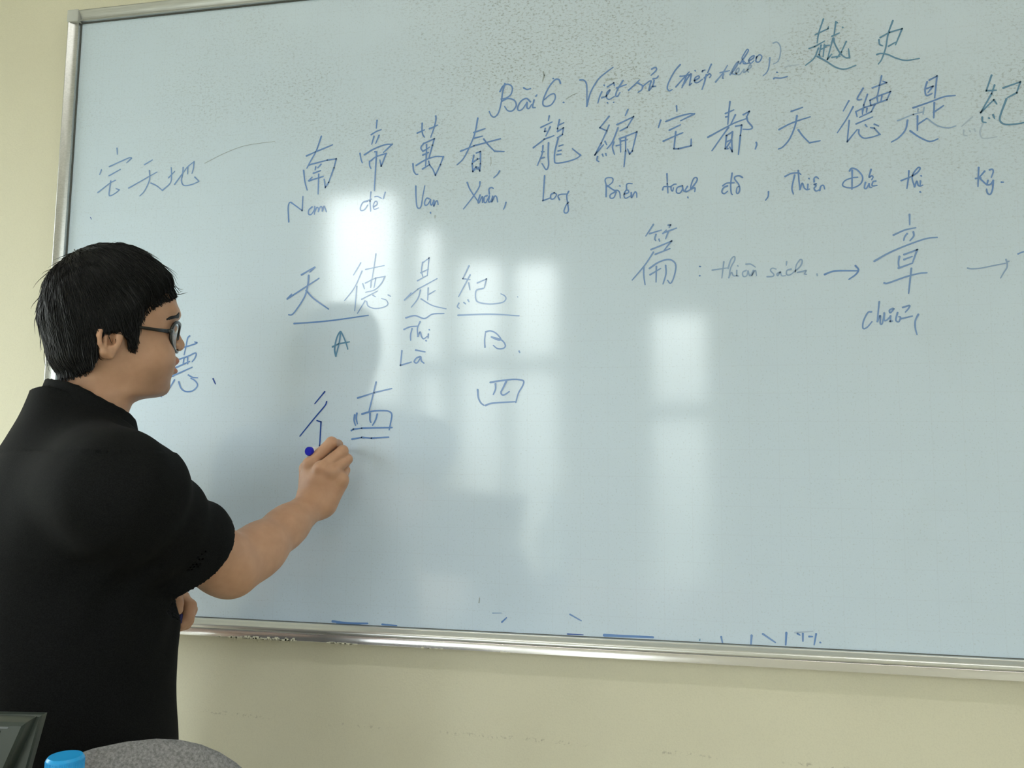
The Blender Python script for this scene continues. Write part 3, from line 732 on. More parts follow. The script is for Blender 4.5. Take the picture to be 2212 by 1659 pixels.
def nets(prims, vox, post=None, lo=None, hi=None, n=14, newton=2):
    """mesh the zero level; post(P, d) may trim or perturb the field"""
    cs = np.array([p[3] for p in prims if p[0] == 'u']); rs_ = np.array([p[4] for p in prims if p[0] == 'u'])
    lo = (cs - rs_[:, None]).min(0) - .02 if lo is None else np.array(lo, float)
    hi = (cs + rs_[:, None]).max(0) + .02 if hi is None else np.array(hi, float)
    bs = vox * n; hd = bs * .867
    nb = np.ceil((hi - lo) / bs).astype(int)
    g = np.stack(np.meshgrid(*[np.arange(n + 1)] * 3, indexing='ij'), -1).reshape(-1, 3)
    BIG = 1 << 20
    keys, pos, quads = [], [], []
    for bx in range(nb[0]):
        for by in range(nb[1]):
            for bz in range(nb[2]):
                b0 = lo + np.array([bx, by, bz]) * bs
                bc = b0 + bs / 2
                use = [p for p in prims if np.linalg.norm(p[3] - bc) < p[4] + hd + p[1] + .01]
                if not any(p[0] == 'u' for p in use): continue
                fn = (lambda P, use=use: ev(P, use)) if post is None else (lambda P, use=use: post(P, ev(P, use)))
                if abs(fn(bc[None])[0]) > 2.6 * hd: continue
                d = fn(b0 + g * vox).reshape(n + 1, n + 1, n + 1)
                s = d < 0
                if s.all() or not s.any(): continue
                cnt = sum(s[i:n + i, j:n + j, k:n + k].astype(int) for i, j, k in CORN)
                cells = np.argwhere((cnt > 0) & (cnt < 8))
                cv = np.stack([d[cells[:, 0] + i, cells[:, 1] + j, cells[:, 2] + k] for i, j, k in CORN], 1)
                acc = np.zeros((len(cells), 3)); num = np.zeros(len(cells))
                for a, b in EDG:
                    va, vb = cv[:, a], cv[:, b]
                    mk = (va < 0) != (vb < 0)
                    t = np.where(mk, va / np.where(mk, va - vb, 1), 0)
                    acc += mk[:, None] * (CORN[a] + t[:, None] * (CORN[b] - CORN[a])); num += mk
                P = b0 + (cells + acc / num[:, None]) * vox
                P0 = P.copy()
                for _ in range(newton):
                    gr = grad(P, fn); q = fn(P)
                    P = P - np.clip(q / (np.sum(gr * gr, 1) + 1e-6), -vox, vox)[:, None] * gr
                mv = P - P0; ln = np.linalg.norm(mv, axis=1, keepdims=True)
                P = P0 + mv * np.minimum(1, .7 * vox / (ln + 1e-9))
                gc = cells + np.array([bx, by, bz]) * n + 1
                keys.append((gc[:, 0] * BIG + gc[:, 1]) * BIG + gc[:, 2]); pos.append(P)
                for ax in range(3):
                    o1, o2 = [(1, 2), (2, 0), (0, 1)][ax]
                    sl0 = [slice(0, n)] * 3; sl1 = [slice(0, n)] * 3; sl1[ax] = slice(1, n + 1)
                    sa, sb = s[tuple(sl0)], s[tuple(sl1)]
                    e = np.argwhere(sa != sb)
                    if not len(e): continue
                    flip = sa[e[:, 0], e[:, 1], e[:, 2]]
                    ge = e + np.array([bx, by, bz]) * n + 1
                    q = []
                    for da, db in ((-1, -1), (0, -1), (0, 0), (-1, 0)):
                        h = ge.copy(); h[:, o1] += da; h[:, o2] += db
                        q.append((h[:, 0] * BIG + h[:, 1]) * BIG + h[:, 2])
                    q = np.stack(q, 1)
                    q[~flip] = q[~flip][:, ::-1]
                    quads.append(q)
    K = np.concatenate(keys); V = np.concatenate(pos); Q = np.concatenate(quads)
    o = np.argsort(K); Ks = K[o]
    ix = np.clip(np.searchsorted(Ks, Q), 0, len(Ks) - 1)
    ok = (Ks[ix] == Q).all(1)
    return V, o[ix[ok]]

def nets_obj(name, prims, vox, mt, parent=None, **kw):
    V, Qd = nets(prims, vox, **kw)
    me = bpy.data.meshes.new(name)
    me.vertices.add(len(V)); me.vertices.foreach_set('co', V.astype(np.float32).ravel())
    me.loops.add(len(Qd) * 4); me.loops.foreach_set('vertex_index', Qd.astype(np.int32).ravel())
    me.polygons.add(len(Qd)); me.polygons.foreach_set('loop_start', np.arange(0, len(Qd) * 4, 4, dtype=np.int32))
    me.update(calc_edges=True); me.validate()
    return link(name, me, mt, parent, True), V

# ------------------------------------------------------------------ the person at the board
VOX = globals().get('VOX', .0026)
PER = empty('person', (-.90, -.40, 0))
tag(PER, 'man in a black collared shirt and glasses writing on the whiteboard', 'person')
HC = PD(212, 735, 1.265)                       # head: middle of the skull at ear height
ha = math.radians(53)
HF, HL, HZ = v3(math.cos(ha), math.sin(ha), 0), v3(-math.sin(ha), math.cos(ha), 0), v3(0, 0, 1)
HFR = np.stack([HF, HL, HZ])
def hp(x, y, z): return HC + x * HF + y * HL + z * HZ
HEAD = [(.137, .032, .000, .012), (.130, .062, -.030, .040), (.115, .085, -.050, .058), (.095, .1025, -.062, .068), (.075, .111, -.069, .073),
        (.055, .1145, -.072, .0750), (.040, .1105, -.073, .0745), (.020, .109, -.072, .0735), (.0, .110, -.068, .0725), (-.015, .112, -.062, .071),
        (-.030, .114, -.056, .069), (-.045, .112, -.050, .0665), (-.060, .108, -.047, .063), (-.070, .106, -.045, .0605), (-.078, .101, -.044, .0585),
        (-.084, .090, -.044, .0575), (-.089, .066, -.044, .057), (-.097, .052, -.045, .056), (-.110, .0465, -.046, .0555), (-.135, .047, -.049, .056),
        (-.165, .048, -.052, .057), (-.20, .048, -.054, .058)]
head = [U(slices(HEAD, HFR, HC, 2.25, .005), 0)]
def rot_axes(y_deg, z_deg=0):
    """rows: local axes of an ellipsoid, turned about the head's side axis and up axis"""
    a, b = math.radians(y_deg), math.radians(z_deg)
    x = HF * math.cos(b) + HL * math.sin(b); y = -HF * math.sin(b) + HL * math.cos(b)
    return np.stack([x * math.cos(a) - HZ * math.sin(a), y, x * math.sin(a) + HZ * math.cos(a)])
for s in (-1, 1):
    head += [U(capsule(hp(.1105, s * .010, .053), hp(.093, s * .046, .054), .009, .007), .012),           # brow
             U(ellip(hp(.064, s * .044, -.024), (.033, .024, .034), HFR), .022)]                             # cheek
head += [U(capsule(hp(.1065, 0, .040), hp(.1205, 0, .0068), .0075, .0105), .010),                           # nose
         U(ellip(hp(.1215, 0, .0045), (.0098, .0095, .0085), HFR), .006)]
for s in (-1, 1):
    head += [U(ellip(hp(.1115, s * .0125, .0010), (.0105, .0065, .0078), HFR), .005),                        # nostril wings
             S(ellip(hp(.1185, s * .0062, -.0065), (.0055, .0028, .0035), HFR), .003),
             S(ellip(hp(.1145, s * .032, .027), (.0095, .0150, .0100), HFR), .008),                          # eye sockets
             U(ellip(hp(.0955, s * .0315, .026), (.0125, .0150, .0105), HFR), .004)]                        # lids
head += [U(ellip(hp(.1120, 0, -.0225), (.0112, .0230, .0085), HFR), .006), U(ellip(hp(.1120, 0, -.0395), (.0100, .0195, .0064), HFR), .005),
         S(capsule(hp(.1245, -.024, -.0318), hp(.1245, .024, -.0318), .0028), .003),
         S(ellip(hp(.1205, 0, -.0515), (.0055, .020, .0050), HFR), .006),
         U(ellip(hp(.0935, 0, -.0685), (.0140, .022, .0130), HFR), .012)]
for s in (-1, 1):                                                                                           # ears
    def ep(x, z, out): return hp(x * .86 - .0025, s * (.0700 + out * .72), (z - .030) * .88 + .0215)
    ax_ = rot_axes(14, s * 24)
    head += [U(ellip(ep(-.0015, -.002, .0070), (.0175, .0060, .0300), ax_), .004)]
    rim = [(.011, .010, .002), (.002, .020, .000), (-.010, .018, .002), (-.0186, .009, .0118), (-.0205, .002, .0155), (-.0175, -.012, .0140), (-.0110, -.023, .0115)]
    for a, b in zip(rim[:-1], rim[1:]):
        head.append(U(capsule(ep(*a), ep(*b), .0036), .0025))
    head += [U(capsule(ep(-.0095, -.0255, .0095), ep(.001, -.0300, .0065), .0062, .0058), .004),
             S(ellip(ep(-.0045, .002, .0165), (.0082, .0078, .0165), ax_), .004),
             U(capsule(ep(-.0105, .012, .0115), ep(-.0090, -.014, .0115), .0028), .003),
             S(ellip(ep(.0015, -.006, .0120), (.0050, .0080, .0062), HFR), .003),
             U(capsule(ep(.0095, .000, .0060), ep(.0090, -.009, .0065), .0042), .004)]
# neck and trunk (under the shirt)
ta = math.radians(57)
TF, TS = v3(math.cos(ta), math.sin(ta), 0), v3(math.sin(ta), -math.cos(ta), 0)      # chest direction, the person's right
TO = v3(-.895, -.396, 0)
TFR = np.stack([TF, TS, HZ])
def tp(f, s, z): return TO + f * TF + s * TS + z * HZ
SR = PY(252, 1058, -.535); SL = tp(.005, -.180, 1.312)
ER = PD(499, 1228, 1.25); WR = PY(682, 1084, -.112)
BODYT = [(.80, .10, -.10, .155), (.90, .115, -.115, .170), (1.0, .125, -.11, .165), (1.1, .125, -.105, .165), (1.2, .120, -.11, .172), (1.28, .105, -.105, .165), (1.34, .085, -.09, .13), (1.38, .055, -.068, .068), (1.42, .046, -.054, .055)]
body = [U(slices(BODYT, TFR, TO, 2.3, .02), .03),
        U(capsule(tp(.0, .04, 1.355), SR, .040, .052), .03), U(capsule(tp(.0, -.04, 1.355), SL, .040, .052), .03)]
uax = (ER - SR) / np.linalg.norm(ER - SR)
fax = (WR - ER) / np.linalg.norm(WR - ER)
body += [U(capsule(SR, ER - uax * .03, .052, .043), .03), U(capsule(ER - uax * .045, ER, .043, .0385), .02)]
dn = v3(0, 0, -.005)
arm = [U(capsule(ER, ER + fax * .07 + dn, .0385, .0380), .03), U(capsule(ER + fax * .06 + dn, ER + fax * .15 + dn * .6, .0380, .0325), .03),
       U(capsule(ER + fax * .14 + dn * .6, WR, .0325, .0265), .02)]
# right hand closed on the marker (points given as photo px + distance from the board)
def hb(px, py, y): return PY(px, py, -y)
MCP = [hb(670, 1003, .112), hb(694, 1011, .124), hb(717, 1020, .120), hb(737, 1035, .106)]
PIP = [hb(716, 956, .103), hb(740, 974, .099), hb(750, 992, .090), hb(745, 1016, .080)]
DIP = [hb(729, 961, .068), hb(741, 984, .066), hb(744, 1002, .060), hb(738, 1020, .056)]
TIP = [hb(727, 969, .046), hb(729, 987, .047), hb(731, 1005, .046), hb(729, 1020, .044)]
RAD = [(.0112, .0106, .0098, .0085), (.0108, .0104, .0098, .0085), (.0104, .0098, .0092, .0082), (.0104, .0092, .0085, .0075)]
w0, w1 = hb(668, 1078, .110), hb(700, 1088, .112)
hand = [U(capsule(WR, hb(690, 1045, .112), .0275, .0260), .018), U(capsule(w0, hb(673, 1030, .102), .0210, .0190), .015),
        U(capsule(w1, hb(728, 1045, .100), .0230, .0185), .015)]
for i in range(4):
    hand += [U(capsule(hb(684 + 9 * (i - 1.5), 1062, .113), MCP[i], .0150, .0128), .012)]
hand += [U(capsule(hb(664, 1050, .088), hb(662, 1012, .074), .0165, .0130), .012),                        # thumb
         U(capsule(hb(662, 1012, .074), hb(690, 990, .050), .0118, .0105), .006), U(capsule(hb(690, 990, .050), hb(713, 980, .040), .0105, .0088), .005)]
for i in range(4):
    r = RAD[i]
    hand += [U(capsule(MCP[i], PIP[i], r[0], r[1]), .0030 if i else .005), U(capsule(PIP[i], DIP[i], r[1], r[2]), .0025), U(capsule(DIP[i], TIP[i], r[2], r[3]), .0035)]
    kn = MCP[i] + v3(0, -.0022, 0)
    hand += [U(ellip(kn, (.0115, .0115, .0115)), .006)]
# left arm, its hand low in front of the shirt holding a cap
EL = tp(.035, -.235, 1.085)
WL = PY(358, 1322, -.215)
def lb(px, py, y): return PY(px - 11, py - 9, -y)
lf = [lb(398, 1296, .222), lb(399, 1302, .203), lb(399, 1310, .184), lb(397, 1320, .168)]
lp = [lb(421, 1318, .232), lb(423, 1326, .210), lb(420, 1334, .190), lb(414, 1342, .174)]
ld_ = [lb(417, 1343, .244), lb(416, 1350, .222), lb(412, 1357, .202), lb(404, 1360, .186)]
lt = [lb(404, 1358, .252), lb(400, 1362, .232), lb(395, 1364, .212), lb(390, 1362, .196)]
body += [U(capsule(SL, EL, .055, .042), .03), U(capsule(EL, WL, .042, .028), .02)]
lhand = [U(capsule(WL, lb(388, 1312, .205), .027, .026), .02)]
for i in range(4):
    r = RAD[i]
    lhand += [U(capsule(lb(375, 1318, .21), lf[i], .014, .0118), .010), U(capsule(lf[i], lp[i], r[0], r[1]), .005), U(capsule(lp[i], ld_[i], r[1], r[2]), .0035), U(capsule(ld_[i], lt[i], r[2], r[3]), .0035)]
lhand += [U(capsule(lb(378, 1290, .235), lb(390, 1292, .262), .0150, .0115), .010), U(capsule(lb(390, 1292, .262), lb(393, 1312, .270), .0110, .0102), .005),
          U(capsule(lb(393, 1312, .270), lb(395, 1326, .268), .0100, .0085), .004)]
# legs and feet
legs = []
for s in (-1, 1):
    hip, kn, an = tp(.0, s * .088, .90), tp(.02, s * .098, .49), tp(-.02, s * .105, .09)
    legs += [U(capsule(hip, kn, .082, .056), .03), U(capsule(kn, an, .054, .038), .02), U(capsule(an, tp(.11, s * .115, .045), .038, .030), .02)]
bodyall = head + body + arm + hand + lhand + legs
bo, bv = nets_obj('body', bodyall, VOX, M['skin'], PER)
q = (bv - HC) @ HFR.T
tint = np.ones((len(bv), 4))
lip = np.exp(-(np.maximum(np.abs(q[:, 2] + .031) - .0085, 0) / .003) ** 2 - (np.maximum(np.abs(q[:, 1]) - .020, 0) / .005) ** 2) * (q[:, 0] > .112) * (q[:, 0] < .14)
tint[:, :3] = tint[:, :3] * (1 - lip[:, None]) + lip[:, None] * np.array([.92, .62, .62])
beard = np.clip((-.030 - q[:, 2]) / .03, 0, 1) * np.clip((q[:, 2] + .12) / .02, 0, 1) * np.clip((q[:, 0] - .03) / .03, 0, 1) * (1 - lip)
beard = beard * (np.linalg.norm(q, axis=1) < .17)
tint[:, :3] *= 1 - .16 * beard[:, None]
ca = bo.data.color_attributes.new('tint', 'FLOAT_COLOR', 'POINT')
ca.data.foreach_set('color', tint.astype(np.float32).ravel())

for s in (-1, 1):                                                  # eyes
    bm = bmesh.new(); bmesh.ops.create_uvsphere(bm, u_segments=20, v_segments=12, radius=.0118)
    MB().bm(bm, Matrix.Translation(hp(.0978, s * .0315, .0255))).build('eye', M['eye_white'], PER, True)
    bm = bmesh.new(); bmesh.ops.create_uvsphere(bm, u_segments=16, v_segments=10, radius=.0062)
    MB().bm(bm, Matrix.Translation(hp(.1040, s * .0315, .0250))).build('iris', M['black_plastic'], PER, True)
def headfn(P): return ev(P, head)
brow = []
for s in (-1, 1):
    a, b, c = hp(.1125, s * .014, .0475), hp(.1040, s * .040, .0485), hp(.084, s * .058, .0365)
    pr = [U(capsule(a, b, .0034, .0046), 0), U(capsule(b, c, .0046, .0022), .004)]
    nets_obj('eyebrow', pr, .0018, M['hair'], PER, post=lambda P, d: np.maximum(d, headfn(P) - .0008), n=12)

# hair: outer shell limited to the hair outline of the side view
HAIR = [(.1535, .034, .014, .020), (.1500, .052, -.006, .034), (.143, .066, -.026, .047), (.133, .079, -.041, .060), (.123, .089, -.0515, .068), (.110, .1015, -.0625, .0755), (.098, .1075, -.0700, .0800),
        (.084, .1110, -.0760, .0830), (.0557, .1150, -.0810, .0855), (.024, .114, -.0815, .0860), (-.003, .10, -.0725, .0835), (-.034, .09, -.0640, .0775), (-.062, .08, -.0545, .0670), (-.080, .08, -.049, .059)]
hairs = slices(HAIR, HFR, HC, 2.2, .008)
POLY = np.array([(.14, .17), (.14, .1060), (.112, .1000), (.108, .0920), (.096, .0800), (.082, .0695), (.069, .0625), (.058, .0535), (.047, .0430), (.0400, .0250), (.0390, .0080), (.0355, -.0120), (.0330, -.0190), (.0235, -.0180),
                 (.0210, -.0040), (.0130, .0020), (-.0020, .0030), (-.0150, -.0030), (-.0205, -.0150), (-.0175, -.0330), (-.0215, -.0510), (-.0400, -.0605), (-.0560, -.0620), (-.12, -.0625), (-.12, .17)])
def poly_sdf(x, z):
    """signed distance to the hair outline (negative inside)"""
    d = np.full(len(x), 1e9); ins = np.zeros(len(x), bool)
    n = len(POLY)
    for i in range(n):
        (ax, az), (bx, bz) = POLY[i], POLY[(i + 1) % n]
        ex, ez = bx - ax, bz - az
        wx, wz = x - ax, z - az
        h = np.clip((wx * ex + wz * ez) / (ex * ex + ez * ez), 0, 1)
        d = np.minimum(d, (wx - ex * h) ** 2 + (wz - ez * h) ** 2)
        c1 = (az <= z) & (bz > z) & (ex * wz - ez * wx > 0)
        c2 = (az > z) & (bz <= z) & (ex * wz - ez * wx < 0)
        ins ^= c1 | c2
    return np.where(ins, -1, 1) * np.sqrt(d)
def hair_field(P, d):
    q = (P - HC) @ HFR.T
    pd_ = poly_sdf(q[:, 0], q[:, 2])
    th = np.clip(1 + pd_ / .030, 0, 1) * np.clip(np.maximum((q[:, 0] - .022) / .02, (-.022 - q[:, 0]) / .02), .15, 1)
    rg = .0022 * np.sin(q[:, 1] * 260 + q[:, 0] * 90 + 2 * np.sin(q[:, 2] * 70)) * np.clip((q[:, 2] + .02) / .05, 0, 1)
    return -smin(-(d + .0105 * th * th + .5 * rg), -pd_, .004)
ho, hv = nets_obj('hair', [U(hairs, 0)], .0030, M['hair'], PER, post=hair_field)
def hfn(P): return np.minimum(hair_field(P, hairs[0](P)), ev(P, head[:5]) - .0006)
rs = np.random.RandomState(11)
idx = rs.choice(len(hv), 9000, replace=len(hv) < 9000)
P = hv[idx].copy()
gn = grad(P, hfn); gn /= np.linalg.norm(gn, axis=1, keepdims=True) + 1e-9
qh = (P - HC) @ HFR.T
okk = hairs[0](P) > -.012
P, gn, qh = P[okk], gn[okk], qh[okk]
N = len(P)
crown = hp(-.022, .012, .15)
fl = P - crown
fl += HF * (np.clip(qh[:, 2] / .06, 0, 1) * .05)[:, None] - HZ * .05
fl += rs.normal(0, .016, fl.shape)
off = .0003 + .0012 * rs.rand(N) ** 2 + .006 * (rs.rand(N) > .975) * rs.rand(N)
stp = .0045 + .0035 * rs.rand(N)
spread = rs.rand(N) ** 3
rings = []
cur = P.copy()
for k in range(7):
    for _ in range(2):
        gr = grad(cur, hfn); gl = np.linalg.norm(gr, axis=1, keepdims=True) + 1e-9
        dd = hfn(cur)
        cur = cur - (np.clip(dd - off * (k / 3 + .4), -.004, .004))[:, None] * gr / gl
    rings.append(cur.copy())
    nrm = gr / gl
    tn = fl - nrm * np.sum(fl * nrm, 1, keepdims=True)
    tn /= np.linalg.norm(tn, axis=1, keepdims=True) + 1e-9
    qc = (cur - HC) @ HFR.T
    slow = np.clip(1 - np.maximum(poly_sdf(qc[:, 0], qc[:, 2]) + .002, 0) / (.005 + .006 * spread), .02, 1)
    cur = cur + tn * (stp * slow)[:, None]
R = np.stack(rings, 1)                      # N,7,3
T = np.gradient(R, axis=1); T /= np.linalg.norm(T, axis=2, keepdims=True) + 1e-9
ax1 = np.cross(T, np.array([.3, .5, .81])); ax1 /= np.linalg.norm(ax1, axis=2, keepdims=True) + 1e-9
ax2 = np.cross(T, ax1)
rad = np.array([.00055, .0006, .0006, .00055, .00045, .0003, .00012])[None, :, None]
vs = np.stack([R + rad * (math.cos(a) * ax1 + math.sin(a) * ax2) for a in (0, 2.094, 4.189)], 2).reshape(-1, 3)
b = (np.arange(N) * 21)[:, None, None, None]
kk = np.arange(6)[None, :, None, None] * 3
j = np.arange(3)[None, None, :, None]
fq = np.concatenate([b + kk + j, b + kk + (j + 1) % 3, b + kk + 3 + (j + 1) % 3, b + kk + 3 + j], 3).reshape(-1, 4)
me = bpy.data.meshes.new('hair_strands')
me.from_pydata(vs, [], fq); me.update()
so = link('hair_strands', me, M['hair'], PER, True)
so['kind'] = 'stuff'

# shirt: loose boxy torso, sleeve to the elbow, folds from the arm
SHT = [(.76, .145, -.142, .200), (.85, .145, -.142, .200), (.95, .145, -.142, .198), (1.05, .139, -.142, .194), (1.15, .132, -.146, .192), (1.22, .138, -.145, .192), (1.28, .122, -.132, .175), (1.33, .100, -.112, .145),
       (1.37, .082, -.094, .110), (1.405, .070, -.082, .085), (1.435, .062, -.074, .072), (1.455, .056, -.068, .066)]
SE = SR + (ER - SR) * .72                     # sleeve mouth
shirt = [U(slices(SHT, TFR, TO, 2.4, .02), .03),
         U(capsule(tp(-.005, .045, 1.372), SR, .056, .060), .035), U(capsule(tp(-.005, -.045, 1.378), SL, .056, .064), .035),
         U(capsule(SR + v3(0, 0, -.004), SE + v3(0, 0, -.004), .059, .0590), .035), U(capsule(SE - uax * .05 + v3(0, 0, -.004), SE + uax * .06 + v3(0, 0, -.004), .0590, .0590), .02), U(capsule(tp(-.035, .07, 1.26), SR + (ER - SR) * .15, .080, .058), .06), U(capsule(tp(-.03, .0, 1.32), SR, .060, .055), .06), U(capsule(tp(-.03, -.06, 1.26), SL, .080, .060), .06),
         U(capsule(SL, SL + (EL - SL) * .85, .067, .066), .035),
         S(capsule(SE - uax * .03 + v3(0, 0, -.004), SE + uax * .12 + v3(0, 0, -.004), .0460, .0500), .004),
         S(capsule(tp(0, 0, .70), tp(0, 0, .80), .11), .01)]
ELm = SL + (EL - SL) * .80
ula = (EL - SL) / np.linalg.norm(EL - SL)
SMN = uax * 1.0 + fax * .0
def shirt_field(P, d):
    x = (P - TO) @ TFR.T
    near = np.clip(1 - np.linalg.norm(P - (SR + ER) / 2, axis=1) / .22, 0, 1)
    t = (P - SR) @ uax
    d = d + .0032 * near * np.sin(t * 85 + 3 * x[:, 0] / .1) + .0035 * np.sin(x[:, 2] * 22 + x[:, 1] * 17 + 3 * np.sin(x[:, 0] * 9)) * (x[:, 2] < 1.36) + .002 * np.sin(x[:, 2] * 9 - x[:, 1] * 41)
    arm_side = np.linalg.norm((P - ER) - np.clip((P - ER) @ uax, -.08, .2)[:, None] * uax, axis=1) < .10
    cut = np.where(arm_side, (P - SE) @ uax + .004 * np.sin(((P - SE) @ np.cross(uax, HZ)) * 60), -1)
    cutl = np.where(np.linalg.norm(P - EL, axis=1) < .16, (P - ELm) @ ula, -1)
    nk = ((P - HC) @ HFR.T)
    neck = nk[:, 2] + .0790 + .50 * (nk[:, 0] + .062)              # plane of the neck opening, lower in front
    rn = np.sqrt(((nk[:, 0] - .0) / 1.0) ** 2 + nk[:, 1] ** 2)
    cutn = np.where(rn < .095, neck + .004, -1)
    return np.maximum.reduce([d, cut, cutl, cutn, .765 - P[:, 2]])
sh, _ = nets_obj('shirt', shirt, max(VOX, .0036), M['shirt'], PER, post=shirt_field, lo=(-1.30, -.75, .74), hi=(-.45, -.08, 1.50))

# collar: a folded band around the neck
def ring_collar():
    vs, fs = [], []
    n, prof = 64, [(.000, -.050), (.0060, -.044), (.0055, -.010), (.0050, .004), (.0035, .0095), (.0, .0115), (-.0035, .0095), (-.0045, .003), (-.0045, -.010), (-.004, -.044)]
    for i in range(n):
        a = 2 * PI * i / n
        cx, cy = math.cos(a), math.sin(a)
        x, y = -.004 + .0610 * cx, .0700 * cy
        z = -.0781 - .50 * (x + .062) + .0012 * math.sin(5 * a)
        for du, dz in prof:
            k = 1 + (du + .34 * max(0, -dz - .002)) / .064
            vs.append(hp(x * k, y * k, z + dz + .0006 * math.sin(40 * a)))
    m = len(prof)
    for i in range(n):
        for j in range(m):
            fs.append((i * m + j, ((i + 1) % n) * m + j, ((i + 1) % n) * m + (j + 1) % m, i * m + (j + 1) % m))
    return pyd('collar', vs, fs, M['shirt'], PER, True)
ring_collar()

tr = []
for s in (-1, 1):
    hip, kn, an = tp(.0, s * .080, .90), tp(.02, s * .098, .49), tp(-.02, s * .105, .06)
    tr += [U(capsule(hip, kn, .108, .078), .03), U(capsule(kn, an, .078, .066), .02)]
tr += [U(capsule(tp(0, -.05, .92), tp(0, .05, .92), .122), .03)]
nets_obj('trousers', tr, .008, M['trouser'], PER, post=lambda P, d: np.maximum(np.maximum(d, P[:, 2] - .97), .035 - P[:, 2]))
for s in (-1, 1):
    sp_ = [U(capsule(tp(-.045, s * .105, .045), tp(.03, s * .108, .050), .045, .045), .02), U(capsule(tp(.03, s * .108, .048), tp(.15, s * .118, .036), .044, .038), .03),
           U(capsule(tp(-.02, s * .105, .05), tp(-.02, s * .105, .085), .050), .02)]
    nets_obj('shoe', sp_, .006, M['shoe'], PER, post=lambda P, d: np.maximum(d, .003 - P[:, 2]))

# ------------------------------------------------------------------ glasses
GL = empty('eyeglasses', tuple(hp(.10, 0, .02)))
tag(GL, 'black-framed eyeglasses worn by the man at the whiteboard', 'glasses')
def lens_pts(s, k=1.0, n=40):
    out = []
    for i in range(n):
        a = 2 * PI * i / n
        c_, s_ = math.cos(a), math.sin(a)
        y = .0255 * abs(c_) ** .75 * (1 if c_ > 0 else -1) * k
        z = .0235 * abs(s_) ** .8 * (1 if s_ > 0 else -1) * k
        y *= 1 - .08 * (z < 0) * abs(z) / .0235
        yy = s * .0335 + y
        out.append(hp(.1185 - 8.3 * yy * yy + .05 * z, yy, .0130 + z))
    return out
fm = MB()
for s in (-1, 1):
    pts = lens_pts(s); pts = pts + pts[:1]
    fm.tube(pts, .0027, 8, cap=False)
fm.tube([hp(.1180, -.010, .0225), hp(.1205, 0, .0245), hp(.1180, .010, .0225)], .0021, 8)
for s in (-1, 1):
    fm.tube([hp(.0910, s * .0575, .0185), hp(.0865, s * .0665, .0165), hp(.0800, s * .0710, .0155)], [.0044, .0042, .0034], 10)
fm.build('frame_front', M['black_plastic'], GL, True)
for s in (-1, 1):
    ring = lens_pts(s, .97)
    c_ = np.mean(ring, 0)
    vs = [c_] + ring
    pyd('lens', vs, [(0, 1 + i, 1 + (i + 1) % 40) for i in range(40)], M['lens'], GL, True)
    MB().tube([hp(.0800, s * .0708, .0155), hp(.060, s * .0768, .0150), hp(.03, s * .0800, .0155), hp(.004, s * .0795, .0150), (hp(-.012, s * .0765, .008))],
              [.0033, .0027, .0024, .0024, .0026], 10).build('temple', M['black_plastic'], GL, True)

# ------------------------------------------------------------------ the marker in the right hand, the cap in the left
nib, rear = PY(751, 971, -.0015), PY(665.5, 975.0, -.119)
md = (rear - nib) / np.linalg.norm(rear - nib)
ML = np.linalg.norm(rear - nib)
MK = empty('whiteboard_marker', tuple(nib))
tag(MK, 'white whiteboard marker with a blue end held in the writing hand', 'marker')
def along(a): return nib + md * a
MB().tube([along(.022), along(.024), along(ML - .008), along(ML - .0065)], [.0068, .0076, .0079, .0076], 24).build('barrel', M['marker_white'], MK, True)
flat_edges(MB().tube([along(ML - .0070), along(ML - .0065), along(ML - .0015), along(ML)], [.0074, .0083, .0083, .0074], 24).build('end_plug', M['marker_blue'], MK), 40)
flat_edges(MB().tube([along(.008), along(.010), along(.0225)], [.0030, .0042, .0060], 16).build('neck', M['marker_blue'], MK), 40)
MB().tube([along(.0), along(.003), along(.009)], [.0012, .0023, .0024], 12).build('nib', M['cap_navy'], MK, True)
ca_, cb_ = PY(394, 1336, -.256), PY(366, 1338, -.262)
tag(flat_edges(MB().tube([ca_, ca_ + (cb_ - ca_) * .04, ca_ + (cb_ - ca_) * .96, cb_], [.0070, .0080, .0084, .0080], 24).build('marker_cap', M['cap_navy']), 40),
    'small navy blue marker cap held in the lowered left hand', 'marker cap')

